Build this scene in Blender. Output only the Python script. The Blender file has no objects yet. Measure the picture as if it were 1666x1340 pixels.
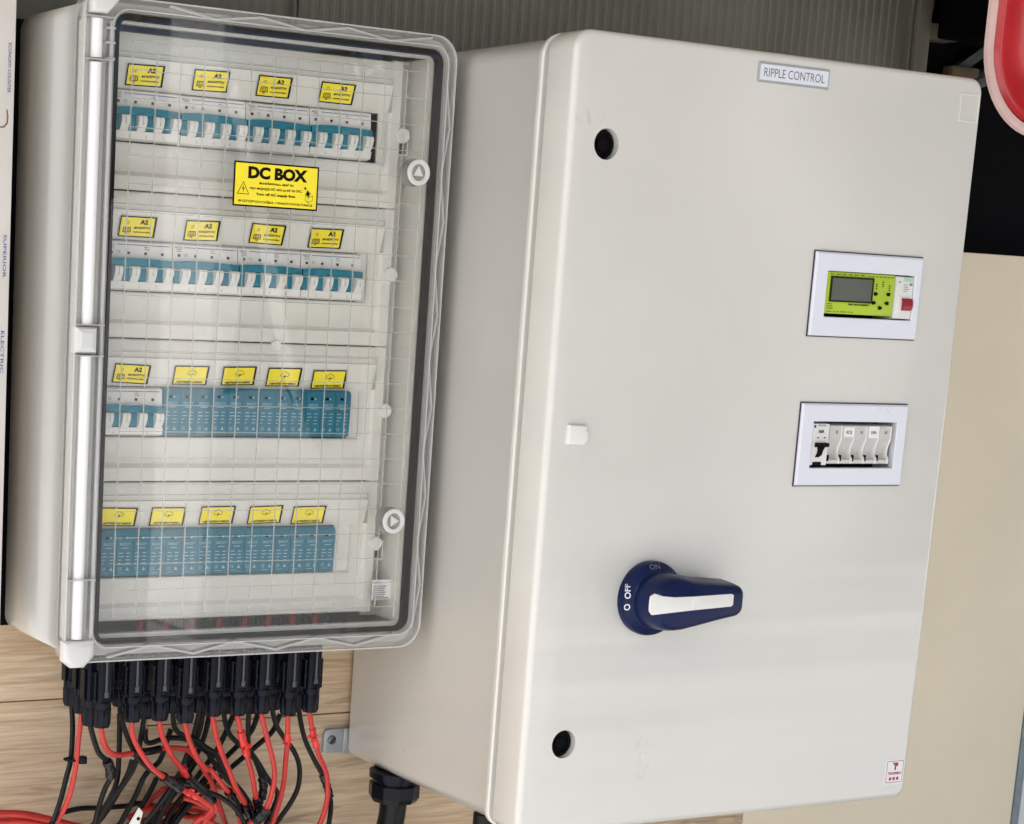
import bpy, bmesh, math, random
from mathutils import Vector, Matrix
random.seed(7)
S = bpy.context.scene
COL = S.collection
R = math.radians

# ------------------------------------------------------------------ camera
cam_d = bpy.data.cameras.new('camera'); cam = bpy.data.objects.new('camera', cam_d); COL.objects.link(cam)
cam_d.sensor_fit = 'HORIZONTAL'; cam_d.sensor_width = 36.0
cam_d.lens = 36.0 * 3220.0 / 1666.0
cam_d.shift_x = 411.29 / 1666.0; cam_d.shift_y = 381.40 / 1666.0
cam_d.clip_start = 0.05; cam_d.clip_end = 2000
_r = ((0.8826563578, 0.4681351743, 0.0420386908), (-0.4673539646, 0.8646234092, 0.1844088721), (0.0499806433, -0.1824166081, 0.9819501598))
cx = Vector((_r[0][0], _r[1][0], _r[2][0])); cf = Vector((_r[0][1], _r[1][1], _r[2][1])); cu = Vector((_r[0][2], _r[1][2], _r[2][2]))
m = Matrix(((cx.x, cu.x, -cf.x, -1.1570012), (cx.y, cu.y, -cf.y, -1.92), (cx.z, cu.z, -cf.z, 0.0690895), (0, 0, 0, 1)))
cam.matrix_world = m
S.camera = cam

# ------------------------------------------------------------------ world, sun, exposure
SUN_EL, SUN_AZ = R(56), R(72)          # elevation; azimuth to the left of the wall normal
to_sun = Vector((-math.sin(SUN_AZ) * math.cos(SUN_EL), -math.cos(SUN_AZ) * math.cos(SUN_EL), math.sin(SUN_EL)))
W = bpy.data.worlds.new('World'); S.world = W; W.use_nodes = True
wn = W.node_tree.nodes; wn.clear()
sky = wn.new('ShaderNodeTexSky'); sky.sky_type = 'NISHITA'; sky.sun_disc = False
sky.sun_elevation = SUN_EL; sky.sun_rotation = math.atan2(to_sun.x, to_sun.y)
sky.dust_density = 4.0; sky.air_density = 1.0; sky.ozone_density = 1.0
bg = wn.new('ShaderNodeBackground'); bg.inputs[1].default_value = 0.12
wo = wn.new('ShaderNodeOutputWorld')
W.node_tree.links.new(sky.outputs[0], bg.inputs[0]); W.node_tree.links.new(bg.outputs[0], wo.inputs[0])
sd = bpy.data.lights.new('sun', 'SUN'); sd.energy = 4.0; sd.angle = R(0.6); sd.color = (1.0, 0.965, 0.91)
sun = bpy.data.objects.new('sun', sd); COL.objects.link(sun)
sun.rotation_euler = to_sun.to_track_quat('Z', 'Y').to_euler()
S.view_settings.view_transform = 'Standard'; S.view_settings.look = 'None'
S.view_settings.exposure = 1.28; S.view_settings.gamma = 1.0
S.render.engine = 'CYCLES'
S.cycles.transparent_max_bounces = 24; S.cycles.max_bounces = 10

# ------------------------------------------------------------------ materials
def lin(c):
    return tuple(((v / 255.0) / 12.92 if v / 255.0 <= 0.04045 else ((v / 255.0 + 0.055) / 1.055) ** 2.4) for v in c)
def mat(name, rgb, rough=0.45, var=0.06, vscale=9.0, bump=0.0, bscale=300.0, spec=0.5, metal=0.0, coat=0.0):
    M = bpy.data.materials.new(name); M.use_nodes = True
    nt = M.node_tree; b = nt.nodes['Principled BSDF']; L = nt.links.new
    tc = nt.nodes.new('ShaderNodeTexCoord')
    n = nt.nodes.new('ShaderNodeTexNoise'); n.inputs['Scale'].default_value = vscale; n.inputs['Detail'].default_value = 6
    L(tc.outputs['Object'], n.inputs['Vector'])
    r = nt.nodes.new('ShaderNodeMapRange'); r.inputs[1].default_value = 0.3; r.inputs[2].default_value = 0.7
    r.inputs[3].default_value = 1 - var; r.inputs[4].default_value = 1 + var
    L(n.outputs[0], r.inputs[0])
    mx = nt.nodes.new('ShaderNodeMix'); mx.data_type = 'RGBA'; mx.blend_type = 'MULTIPLY'; mx.inputs[0].default_value = 1
    mx.inputs[6].default_value = (*rgb, 1); L(r.outputs[0], mx.inputs[7]); L(mx.outputs[2], b.inputs['Base Color'])
    rr = nt.nodes.new('ShaderNodeMapRange'); rr.inputs[1].default_value = 0.3; rr.inputs[2].default_value = 0.7
    rr.inputs[3].default_value = max(0.02, rough - 0.07); rr.inputs[4].default_value = min(1, rough + 0.07)
    L(n.outputs[0], rr.inputs[0]); L(rr.outputs[0], b.inputs['Roughness'])
    b.inputs['Metallic'].default_value = metal; b.inputs['Specular IOR Level'].default_value = spec
    b.inputs['Coat Weight'].default_value = coat; b.inputs['Coat Roughness'].default_value = 0.12
    if bump:
        n2 = nt.nodes.new('ShaderNodeTexNoise'); n2.inputs['Scale'].default_value = bscale; n2.inputs['Detail'].default_value = 3
        L(tc.outputs['Object'], n2.inputs['Vector'])
        bp = nt.nodes.new('ShaderNodeBump'); bp.inputs['Strength'].default_value = bump; bp.inputs['Distance'].default_value = 0.001
        L(n2.outputs[0], bp.inputs['Height']); L(bp.outputs[0], b.inputs['Normal'])
    return M
def sheen(M):
    nt = M.node_tree; b = nt.nodes['Principled BSDF']; L = nt.links.new
    b.inputs['Coat Weight'].default_value = 1.0; b.inputs['Coat Roughness'].default_value = 0.17
    tc = nt.nodes.new('ShaderNodeTexCoord'); old = b.inputs['Normal'].links[0].from_node
    mp = nt.nodes.new('ShaderNodeMapping'); mp.inputs['Scale'].default_value = (0.9, 1.0, 22.0); L(tc.outputs['Object'], mp.inputs[0])
    n = nt.nodes.new('ShaderNodeTexNoise'); n.inputs['Scale'].default_value = 1.0; n.inputs['Detail'].default_value = 1.5; L(mp.outputs[0], n.inputs['Vector'])
    bp = nt.nodes.new('ShaderNodeBump'); bp.inputs['Strength'].default_value = 1.0; bp.inputs['Distance'].default_value = 0.0017
    L(n.outputs[0], bp.inputs['Height']); L(bp.outputs[0], old.inputs['Normal']); L(bp.outputs[0], b.inputs['Coat Normal'])
    # faint handling scuffs and dust specks
    v = nt.nodes.new('ShaderNodeTexNoise'); v.inputs['Scale'].default_value = 60; v.inputs['Detail'].default_value = 8; v.inputs['Roughness'].default_value = 0.7; L(tc.outputs['Object'], v.inputs['Vector'])
    r = nt.nodes.new('ShaderNodeMapRange'); r.inputs[1].default_value = 0.70; r.inputs[2].default_value = 0.80; r.inputs[3].default_value = 1.0; r.inputs[4].default_value = 0.82; L(v.outputs[0], r.inputs[0])
    mx = nt.nodes.new('ShaderNodeMix'); mx.data_type = 'RGBA'; mx.blend_type = 'MULTIPLY'; mx.inputs[0].default_value = 1
    src = b.inputs['Base Color'].links[0].from_socket; L(src, mx.inputs[6]); L(r.outputs[0], mx.inputs[7]); L(mx.outputs[2], b.inputs['Base Color'])
    # a rubbed grey smudge near the upper lock
    m3 = nt.nodes.new('ShaderNodeMapping'); m3.inputs['Location'].default_value = (0.252 / 0.022, 0, -0.706 / 0.011); m3.inputs['Scale'].default_value = (1 / 0.022, 0, 1 / 0.011); L(tc.outputs['Object'], m3.inputs[0])
    ln = nt.nodes.new('ShaderNodeVectorMath'); ln.operation = 'LENGTH'; L(m3.outputs[0], ln.inputs[0])
    r3 = nt.nodes.new('ShaderNodeMapRange'); r3.inputs[1].default_value = 0.4; r3.inputs[2].default_value = 1.0; r3.inputs[3].default_value = 1; r3.inputs[4].default_value = 0; L(ln.outputs['Value'], r3.inputs[0])
    n4 = nt.nodes.new('ShaderNodeTexNoise'); n4.inputs['Scale'].default_value = 150; n4.inputs['Detail'].default_value = 5; L(tc.outputs['Object'], n4.inputs['Vector'])
    r4 = nt.nodes.new('ShaderNodeMapRange'); r4.inputs[1].default_value = 0.5; r4.inputs[2].default_value = 0.62; r4.inputs[3].default_value = 0; r4.inputs[4].default_value = 0.22; L(n4.outputs[0], r4.inputs[0])
    mm = nt.nodes.new('ShaderNodeMath'); mm.operation = 'MULTIPLY'; L(r3.outputs[0], mm.inputs[0]); L(r4.outputs[0], mm.inputs[1])
    m5 = nt.nodes.new('ShaderNodeMix'); m5.data_type = 'RGBA'; m5.inputs[7].default_value = (0.25, 0.24, 0.21, 1); L(mm.outputs[0], m5.inputs[0]); L(mx.outputs[2], m5.inputs[6]); L(m5.outputs[2], b.inputs['Base Color'])
    return M
def clear_mat(name, tint, haze, rough=0.04, hazecol=(0.7, 0.7, 0.66), f0=0.04):
    """thin clear plastic: tinted see-through, a little milky scatter, mirror gloss by Fresnel"""
    M = bpy.data.materials.new(name); M.use_nodes = True; nt = M.node_tree; nt.nodes.clear(); L = nt.links.new
    out = nt.nodes.new('ShaderNodeOutputMaterial')
    tr = nt.nodes.new('ShaderNodeBsdfTransparent'); tr.inputs[0].default_value = (*tint, 1)
    df = nt.nodes.new('ShaderNodeBsdfDiffuse'); df.inputs[0].default_value = (*hazecol, 1)
    gl = nt.nodes.new('ShaderNodeBsdfGlossy'); gl.inputs['Roughness'].default_value = rough
    lw = nt.nodes.new('ShaderNodeLayerWeight'); lw.inputs[0].default_value = 0.5
    pw = nt.nodes.new('ShaderNodeMath'); pw.operation = 'POWER'; pw.inputs[1].default_value = 5.0; L(lw.outputs['Facing'], pw.inputs[0])
    fr = nt.nodes.new('ShaderNodeMath'); fr.operation = 'MULTIPLY_ADD'; fr.inputs[1].default_value = 0.9; fr.inputs[2].default_value = f0; L(pw.outputs[0], fr.inputs[0])
    m1 = nt.nodes.new('ShaderNodeMixShader'); m1.inputs[0].default_value = haze
    m2 = nt.nodes.new('ShaderNodeMixShader')
    L(tr.outputs[0], m1.inputs[1]); L(df.outputs[0], m1.inputs[2])
    L(fr.outputs[0], m2.inputs[0]); L(m1.outputs[0], m2.inputs[1]); L(gl.outputs[0], m2.inputs[2]); L(m2.outputs[0], out.inputs[0])
    tc = nt.nodes.new('ShaderNodeTexCoord'); n = nt.nodes.new('ShaderNodeTexNoise'); n.inputs['Scale'].default_value = 14
    bp = nt.nodes.new('ShaderNodeBump'); bp.inputs['Strength'].default_value = 0.05; bp.inputs['Distance'].default_value = 0.001
    L(tc.outputs['Object'], n.inputs['Vector']); L(n.outputs[0], bp.inputs['Height']); L(bp.outputs[0], gl.inputs['Normal'])
    return M
def wood_mat():
    M = bpy.data.materials.new('oak_laminate'); M.use_nodes = True; nt = M.node_tree; b = nt.nodes['Principled BSDF']; L = nt.links.new
    tc = nt.nodes.new('ShaderNodeTexCoord'); oi = nt.nodes.new('ShaderNodeObjectInfo')
    ad = nt.nodes.new('ShaderNodeVectorMath'); ad.operation = 'MULTIPLY_ADD'
    L(oi.outputs['Random'], ad.inputs[0]); ad.inputs[1].default_value = (3.1, 1.7, 5.3); L(tc.outputs['Object'], ad.inputs[2])
    def noise(sx, sz, detail, dist=0.0, scale=1.0):
        mp = nt.nodes.new('ShaderNodeMapping'); mp.inputs['Scale'].default_value = (sx, 3, sz); L(ad.outputs[0], mp.inputs[0])
        n = nt.nodes.new('ShaderNodeTexNoise'); n.inputs['Scale'].default_value = scale; n.inputs['Detail'].default_value = detail
        n.inputs['Distortion'].default_value = dist; L(mp.outputs[0], n.inputs['Vector']); return n
    n1 = noise(4.0, 42, 6, 1.6); n2 = noise(13, 300, 4, 0.5); n5 = noise(9, 70, 3, 1.0); n3 = noise(2.2, 7, 4, 0.5)
    cr = nt.nodes.new('ShaderNodeValToRGB'); e = cr.color_ramp.elements
    e[0].position = 0.25; e[0].color = (0.47, 0.335, 0.205, 1); e[1].position = 0.75; e[1].color = (0.68, 0.53, 0.365, 1)
    el = cr.color_ramp.elements.new(0.48); el.color = (0.57, 0.42, 0.27, 1)
    L(n1.outputs[0], cr.inputs[0])
    fr = nt.nodes.new('ShaderNodeMapRange'); fr.inputs[1].default_value = 0.35; fr.inputs[2].default_value = 0.62; fr.inputs[3].default_value = 0.68; fr.inputs[4].default_value = 1.06
    L(n2.outputs[0], fr.inputs[0])
    m1 = nt.nodes.new('ShaderNodeMix'); m1.data_type = 'RGBA'; m1.blend_type = 'MULTIPLY'; m1.inputs[0].default_value = 0.8
    L(cr.outputs[0], m1.inputs[6]); L(fr.outputs[0], m1.inputs[7])
    f3 = nt.nodes.new('ShaderNodeMapRange'); f3.inputs[1].default_value = 0.3; f3.inputs[2].default_value = 0.7; f3.inputs[3].default_value = 0.85; f3.inputs[4].default_value = 1.15
    L(n3.outputs[0], f3.inputs[0])
    m2 = nt.nodes.new('ShaderNodeMix'); m2.data_type = 'RGBA'; m2.blend_type = 'MULTIPLY'; m2.inputs[0].default_value = 1
    L(m1.outputs[2], m2.inputs[6]); L(f3.outputs[0], m2.inputs[7]); f5 = nt.nodes.new('ShaderNodeMapRange'); f5.inputs[1].default_value = 0.63; f5.inputs[2].default_value = 0.72; f5.inputs[3].default_value = 1.0; f5.inputs[4].default_value = 0.68
    L(n5.outputs[0], f5.inputs[0]); m6 = nt.nodes.new('ShaderNodeMix'); m6.data_type = 'RGBA'; m6.blend_type = 'MULTIPLY'; m6.inputs[0].default_value = 1
    L(m2.outputs[2], m6.inputs[6]); L(f5.outputs[0], m6.inputs[7]); L(m6.outputs[2], b.inputs['Base Color'])
    bp = nt.nodes.new('ShaderNodeBump'); bp.inputs['Strength'].default_value = 0.25; bp.inputs['Distance'].default_value = 0.0006
    L(n2.outputs[0], bp.inputs['Height']); L(bp.outputs[0], b.inputs['Normal'])
    b.inputs['Roughness'].default_value = 0.5
    return M
M = dict(
    box=sheen(mat('grey_box_plastic', (0.61, 0.592, 0.540), 0.34, 0.03, 5, 0.05, 700)),
    panel=mat('light_grey_panel_plastic', (0.67, 0.65, 0.59), 0.45, 0.03, 7),
    cap=mat('pale_grey_cap_plastic', (0.60, 0.60, 0.575), 0.4, 0.03),
    knob=mat('white_knob_plastic', (0.72, 0.71, 0.66), 0.35, 0.03),
    dark=mat('cavity_shade_dark', (0.02, 0.018, 0.02), 0.7, 0.1, spec=0.1),  # near-black colour stands in for shade inside the openings
    gasket=mat('black_rubber_gasket', (0.003, 0.0025, 0.004), 0.7, 0.2, 40, spec=0.08),
    teal=mat('teal_plastic', (0.008, 0.185, 0.262), 0.36, 0.08, 30),
    spd=mat('blue_teal_plastic', (0.008, 0.138, 0.205), 0.36, 0.08, 25),
    white=mat('white_breaker_plastic', (0.70, 0.69, 0.65), 0.4, 0.03),
    ind=mat('dark_red_indicator', (0.07, 0.012, 0.014), 0.4),
    ink=mat('black_ink', (0.006, 0.005, 0.005), 0.6, 0.1, spec=0.08),
    greyink=mat('grey_ink', (0.16, 0.16, 0.18), 0.6, 0.1),
    blueink=mat('blue_ink', (0.03, 0.06, 0.28), 0.6, 0.1),
    fadedink=mat('faded_grey_ink', (0.20, 0.20, 0.22), 0.6, 0.1),
    whiteink=mat('pale_ink', (0.24, 0.40, 0.47), 0.6, 0.1),
    yellow=mat('yellow_sticker', (0.88, 0.72, 0.025), 0.42, 0.03, 20),
    brownink=mat('brown_black_ink', (0.030, 0.022, 0.006), 0.6, 0.1, spec=0.08),
    tube=mat('hinge_rod_painted_glint', (0.84, 0.84, 0.82), 0.38, 0.02, spec=0.5),
    black=mat('black_connector_plastic', (0.003, 0.0045, 0.009), 0.22, 0.15, 60, 0.05, 900, spec=0.16),
    glossblack=mat('glossy_black_plastic', (0.022, 0.025, 0.032), 0.16, 0.1, 60, spec=0.7),  # lifted black puts the clip rib's highlight into the colour
    kwire=mat('black_cable_sheath', (0.006, 0.006, 0.006), 0.33, 0.3, 60, 0.05, 500, spec=0.22),
    rwire=mat('red_cable_sheath', (0.47, 0.026, 0.020), 0.38, 0.12, 60, 0.05, 500),
    tape=mat('black_tape', (0.004, 0.004, 0.006), 0.22, 0.2, 60, 0.25, 250, spec=0.4),
    redtape=mat('red_tape', (0.62, 0.035, 0.03), 0.25, 0.15, 60, 0.3, 200),
    steel=mat('zinc_steel', (0.42, 0.45, 0.45), 0.42, 0.08, 40, metal=0.55),
    screw=mat('dark_screw_steel', (0.16, 0.17, 0.17), 0.35, 0.2, 90, metal=0.9),
    navy=mat('navy_handle_plastic', (0.002, 0.008, 0.050), 0.33, 0.1, 40, 0.05, 800, spec=0.22),
    plate=mat('white_frame_plate', (0.70, 0.71, 0.76), 0.34, 0.004),
    seal=mat('dark_seal', (0.04, 0.035, 0.055), 0.5),
    green=mat('lime_plastic', (0.38, 0.53, 0.022), 0.45, 0.04),
    lcd=mat('lcd_glass', (0.035, 0.050, 0.034), 0.10, 0.15, 12, spec=0.35),
    red=mat('red_switch_plastic', (0.27, 0.004, 0.014), 0.3),
    block=mat('grey_module_plastic', (0.54, 0.525, 0.49), 0.42, 0.03),
    corr=mat('olive_ribbed_sheet', (0.125, 0.120, 0.094), 0.5, 0.18, 6, 0.05, 120),
    frame=mat('dark_olive_frame', (0.10, 0.095, 0.07), 0.45, 0.2, 9),
    dim=mat('dim_grey_metal', (0.045, 0.047, 0.05), 0.5, 0.3, 30),
    dimtan=mat('dim_tan_part', (0.11, 0.075, 0.04), 0.6, 0.3, 30),
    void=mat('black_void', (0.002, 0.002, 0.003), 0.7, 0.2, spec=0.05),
    cream=mat('cream_board', (0.72, 0.635, 0.47), 0.5, 0.05, 4, 0.05, 200),
    trim=mat('blue_grey_trim', (0.16, 0.20, 0.22), 0.45, 0.3, 30),
    pale=mat('pale_grey_board', (0.58, 0.58, 0.58), 0.5, 0.04),
    cardstain=mat('brown_stain', (0.20, 0.12, 0.07), 0.7),
    carton=mat('off_white_carton', (0.66, 0.62, 0.57), 0.55, 0.06, 9, 0.05, 150),
    rtub=mat('red_glossy_plastic', (0.50, 0.008, 0.012), 0.22, 0.25, 12, coat=0.5),
    rrim=mat('pale_pink_plastic', (0.72, 0.50, 0.46), 0.35, 0.22, 10),
    glare=mat('white_glare_paint', (0.8, 0.8, 0.78), 0.6, 0.03),
    yard=mat('dark_reflection_wall', (0.07, 0.068, 0.062), 0.8, 0.2, 2),
    bounce_roof=mat('warm_bounce_roof', (0.42, 0.35, 0.25), 0.8, 0.1, 3),
    ground=mat('grey_concrete', (0.45, 0.455, 0.455), 0.9, 0.15, 1.5, 0.3, 60),
    pane=clear_mat('clear_lid_pane', (0.99, 0.99, 0.985), 0.0, 0.015, f0=0.045),
    rim=clear_mat('clear_lid_rim', (0.90, 0.90, 0.89), 0.30, 0.07, (0.62, 0.61, 0.58)),
    rim2=clear_mat('clear_hinge_sleeve', (0.92, 0.92, 0.91), 0.45, 0.10, (0.84, 0.84, 0.82)),
    smoke=clear_mat('clear_knob_shell', (0.62, 0.62, 0.60), 0.30, 0.06, (0.55, 0.54, 0.50), f0=0.06),
    rib=clear_mat('clear_lid_rib', (0.80, 0.80, 0.78), 0.45, 0.10, (0.76, 0.75, 0.72)),
    grid=clear_mat('clear_grid_line', (0.78, 0.78, 0.75), 0.34, 0.12, (0.80, 0.79, 0.75)),
    sticker=mat('white_paper_sticker', (0.78, 0.77, 0.75), 0.5, 0.02),
    pinkink=mat('dark_red_ink', (0.36, 0.02, 0.07), 0.6),
    palegreen=mat('pale_green_print', (0.42, 0.62, 0.46), 0.5),
    greenink=mat('green_ink', (0.05, 0.30, 0.14), 0.6),
    wood=wood_mat(),
)

# ------------------------------------------------------------------ mesh helpers
def BM(): return bmesh.new()
def rrect(x0, x1, z0, z1, r, n=6):
    rs = r if isinstance(r, (tuple, list)) else (r, r, r, r)       # bottom-left, bottom-right, top-right, top-left
    P = []
    for (cx_, cz_, a0, q) in ((x0, z0, 180, 0), (x1, z0, 270, 1), (x1, z1, 0, 2), (x0, z1, 90, 3)):
        rr = rs[q]; ccx = cx_ + rr if q in (0, 3) else cx_ - rr; ccz = cz_ + rr if q in (0, 1) else cz_ - rr
        for i in range(n + 1):
            a = R(a0 + 90 * i / n); P.append((ccx + rr * math.cos(a), ccz + rr * math.sin(a)))
    return P
def circle(x, z, r, n=32): return [(x + r * math.cos(2 * math.pi * i / n), z + r * math.sin(2 * math.pi * i / n)) for i in range(n)]
def box(bm, x0, x1, y0, y1, z0, z1, bev=0.0, seg=2):
    v = [bm.verts.new((x, y, z)) for x in (x0, x1) for y in (y0, y1) for z in (z0, z1)]
    fs = [bm.faces.new([v[i] for i in q]) for q in ((0, 1, 3, 2), (4, 6, 7, 5), (0, 4, 5, 1), (2, 3, 7, 6), (0, 2, 6, 4), (1, 5, 7, 3))]
    if bev:
        es = list({e for f in fs for e in f.edges})
        bmesh.ops.bevel(bm, geom=es, offset=bev, segments=seg, profile=0.5, affect='EDGES')
def loops(bm, rings, cap0=True, cap1=True, closed=True):
    """skin a list of equally long loops of 3D points"""
    V = [[bm.verts.new(p) for p in ring] for ring in rings]; n = len(V[0])
    for a, b in zip(V, V[1:]):
        for i in range(n if closed else n - 1):
            j = (i + 1) % n
            try: bm.faces.new((a[i], a[j], b[j], b[i]))
            except ValueError: pass
    if cap0: bm.faces.new(list(reversed(V[0])))
    if cap1: bm.faces.new(V[-1])
def prism(bm, poly, yb, yf, bev=0.0, seg=3):
    """polygon in XZ extruded from the back yb to the front yf (yf < yb), front edge rounded by shrinking rings"""
    rings = [[(x, yb, z) for x, z in poly]]
    if bev:
        for k in range(seg + 1):
            a = math.pi / 2 * k / seg; off = bev * (1 - math.cos(a)); y = yf + bev * (1 - math.sin(a))
            rings.append([(x, y, z) for x, z in inset(poly, off)])
    else: rings.append([(x, yf, z) for x, z in poly])
    loops(bm, rings)
def inset(poly, d):
    if d == 0: return poly
    n = len(poly); out = []; area = sum(poly[i][0] * poly[(i + 1) % n][1] - poly[(i + 1) % n][0] * poly[i][1] for i in range(n)); sg = 1 if area > 0 else -1
    for i in range(n):
        p0, p1, p2 = Vector(poly[i - 1]), Vector(poly[i]), Vector(poly[(i + 1) % n])
        e1 = (p1 - p0); e2 = (p2 - p1)
        if e1.length < 1e-9: e1 = e2
        if e2.length < 1e-9: e2 = e1
        n1 = Vector((-e1.y, e1.x)).normalized() * sg; n2 = Vector((-e2.y, e2.x)).normalized() * sg
        nn = n1 + n2; nn = nn.normalized() if nn.length > 1e-6 else n1
        k = d / max(0.35, nn.dot(n1)); out.append((p1.x + nn.x * k, p1.y + nn.y * k))
    return out
def ring(bm, outer, inner, yb, yf):
    O1 = [(x, yb, z) for x, z in outer]; O2 = [(x, yf, z) for x, z in outer]; I2 = [(x, yf, z) for x, z in inner]; I1 = [(x, yb, z) for x, z in inner]
    loops(bm, [O1, O2, I2, I1, O1], False, False); bmesh.ops.remove_doubles(bm, verts=bm.verts, dist=1e-6)
def tube(bm, pts, r, n=10, smooth=5, cap=True):
    P = [Vector(p) for p in pts]
    if smooth and len(P) > 2:
        Q = []
        for i in range(len(P) - 1):
            a, b, c, d = P[max(i - 1, 0)], P[i], P[i + 1], P[min(i + 2, len(P) - 1)]
            for k in range(smooth):
                t = k / smooth
                Q.append(0.5 * ((2 * b) + (c - a) * t + (2 * a - 5 * b + 4 * c - d) * t * t + (3 * b - a - 3 * c + d) * t ** 3))
        P = Q + [P[-1]]
    T = [(P[min(i + 1, len(P) - 1)] - P[max(i - 1, 0)]).normalized() for i in range(len(P))]
    u = T[0].cross(Vector((0.13, 1, 0.07))).normalized(); rings = []
    for p, t in zip(P, T):
        u = (u - t * u.dot(t)).normalized(); w = t.cross(u)
        rr = r(p) if callable(r) else r
        rings.append([p + (u * math.cos(2 * math.pi * k / n) + w * math.sin(2 * math.pi * k / n)) * rr for k in range(n)])
    loops(bm, rings, cap, cap)
    return P
def lathe(bm, prof, o, axis, n=32, ph=0.0):
    """profile of (radius, distance along axis) from o"""
    ax = Vector(axis).normalized(); u = ax.orthogonal().normalized(); w = ax.cross(u)
    loops(bm, [[Vector(o) + ax * h + (u * math.cos(2 * math.pi * k / n + ph) + w * math.sin(2 * math.pi * k / n + ph)) * r for k in range(n)] for r, h in prof])
def strip(bm, pts, w, yb, yf):
    """flat ribbon bar along XZ points"""
    for a, b in zip(pts, pts[1:]):
        a, b = Vector(a), Vector(b); d = (b - a).normalized(); q = Vector((-d.y, d.x)) * w / 2
        prism(bm, [tuple(a - q), tuple(b - q), tuple(b + q), tuple(a + q)], yb, yf)
def wloc(o):
    v = Vector((0, 0, 0))
    while o is not None: v += o.location; o = o.parent
    return v
def obj(name, bm, m_, parent=None, sharp=35, **props):
    bmesh.ops.recalc_face_normals(bm, faces=bm.faces)
    if parent is not None: bmesh.ops.translate(bm, verts=bm.verts, vec=-wloc(parent))
    me = bpy.data.meshes.new(name); bm.to_mesh(me); bm.free()
    me.polygons.foreach_set('use_smooth', [True] * len(me.polygons)); me.set_sharp_from_angle(angle=R(sharp))
    me.materials.append(m_)
    o = bpy.data.objects.new(name, me); COL.objects.link(o); o.parent = parent
    for k, v in props.items(): o[k] = v
    return o
def thing(name, label, cat, loc=(0, 0, 0), group=None):
    o = bpy.data.objects.new(name, None); COL.objects.link(o); o.location = loc; o.empty_display_size = 0.02
    o['label'] = label; o['category'] = cat
    if group: o['group'] = group
    return o
def tag(o, label, cat, group=None):
    o['label'] = label; o['category'] = cat
    if group: o['group'] = group
    return o
def copy_tree(o, parent=None):
    c = o.copy(); COL.objects.link(c); c.parent = parent
    for ch in list(o.children): copy_tree(ch, c)
    return c
_txt = {}
def text_geo(s, bold):
    k = (s, bold)
    if k not in _txt:
        cu_ = bpy.data.curves.new('lettering', 'FONT'); cu_.body = s; cu_.size = 1.0; cu_.align_x = 'LEFT'; cu_.offset = bold; cu_.resolution_u = 3
        to = bpy.data.objects.new('lettering', cu_); COL.objects.link(to)
        me = bpy.data.meshes.new_from_object(to.evaluated_get(bpy.context.evaluated_depsgraph_get()))
        bpy.data.objects.remove(to); bpy.data.curves.remove(cu_)
        vs = [(v.co.x, v.co.y) for v in me.vertices]; fs = [tuple(p.vertices) for p in me.polygons]; bpy.data.meshes.remove(me)
        x0 = min(v[0] for v in vs); x1 = max(v[0] for v in vs); z0 = min(v[1] for v in vs); z1 = max(v[1] for v in vs)
        _txt[k] = (vs, fs, x0, x1, z0, z1)
    return _txt[k]
def text(bm, s, cx_, cz_, w, h, y, bold=0.0, rot=0.0, shear=None):
    """lettering fitted into a w x h box centred at (cx, cz), facing -y; w None keeps the natural proportion"""
    vs, fs, x0, x1, z0, z1 = text_geo(s, bold)
    sz = h / (z1 - z0); sx = sz if w is None else w / (x1 - x0)
    c, s_ = math.cos(rot), math.sin(rot); V = []
    for x, z in vs:
        a = (x - (x0 + x1) / 2) * sx; b = (z - (z0 + z1) / 2) * sz
        px, pz = cx_ + a * c - b * s_, cz_ + a * s_ + b * c
        V.append(bm.verts.new((px, y(px, pz) if callable(y) else y, pz)))
    for f in fs:
        try: bm.faces.new([V[i] for i in f])
        except ValueError: pass
def flat(bm, poly, y):
    bm.faces.new([bm.verts.new((x, y(x, z) if callable(y) else y, z)) for x, z in poly])
def rect(x0, x1, z0, z1): return [(x0, z0), (x1, z0), (x1, z1), (x0, z1)]

def outline(bm, pts, w, y, closed=True):
    P = list(pts) + ([pts[0]] if closed else [])
    for a, b_ in zip(P, P[1:]):
        a, b_ = Vector(a), Vector(b_)
        if (b_ - a).length < 1e-7: continue
        d = (b_ - a).normalized(); q = Vector((-d.y, d.x)) * w / 2; e = d * w * 0.3
        flat(bm, [tuple(a - q - e), tuple(b_ - q + e), tuple(b_ + q + e), tuple(a + q - e)], y)

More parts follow.
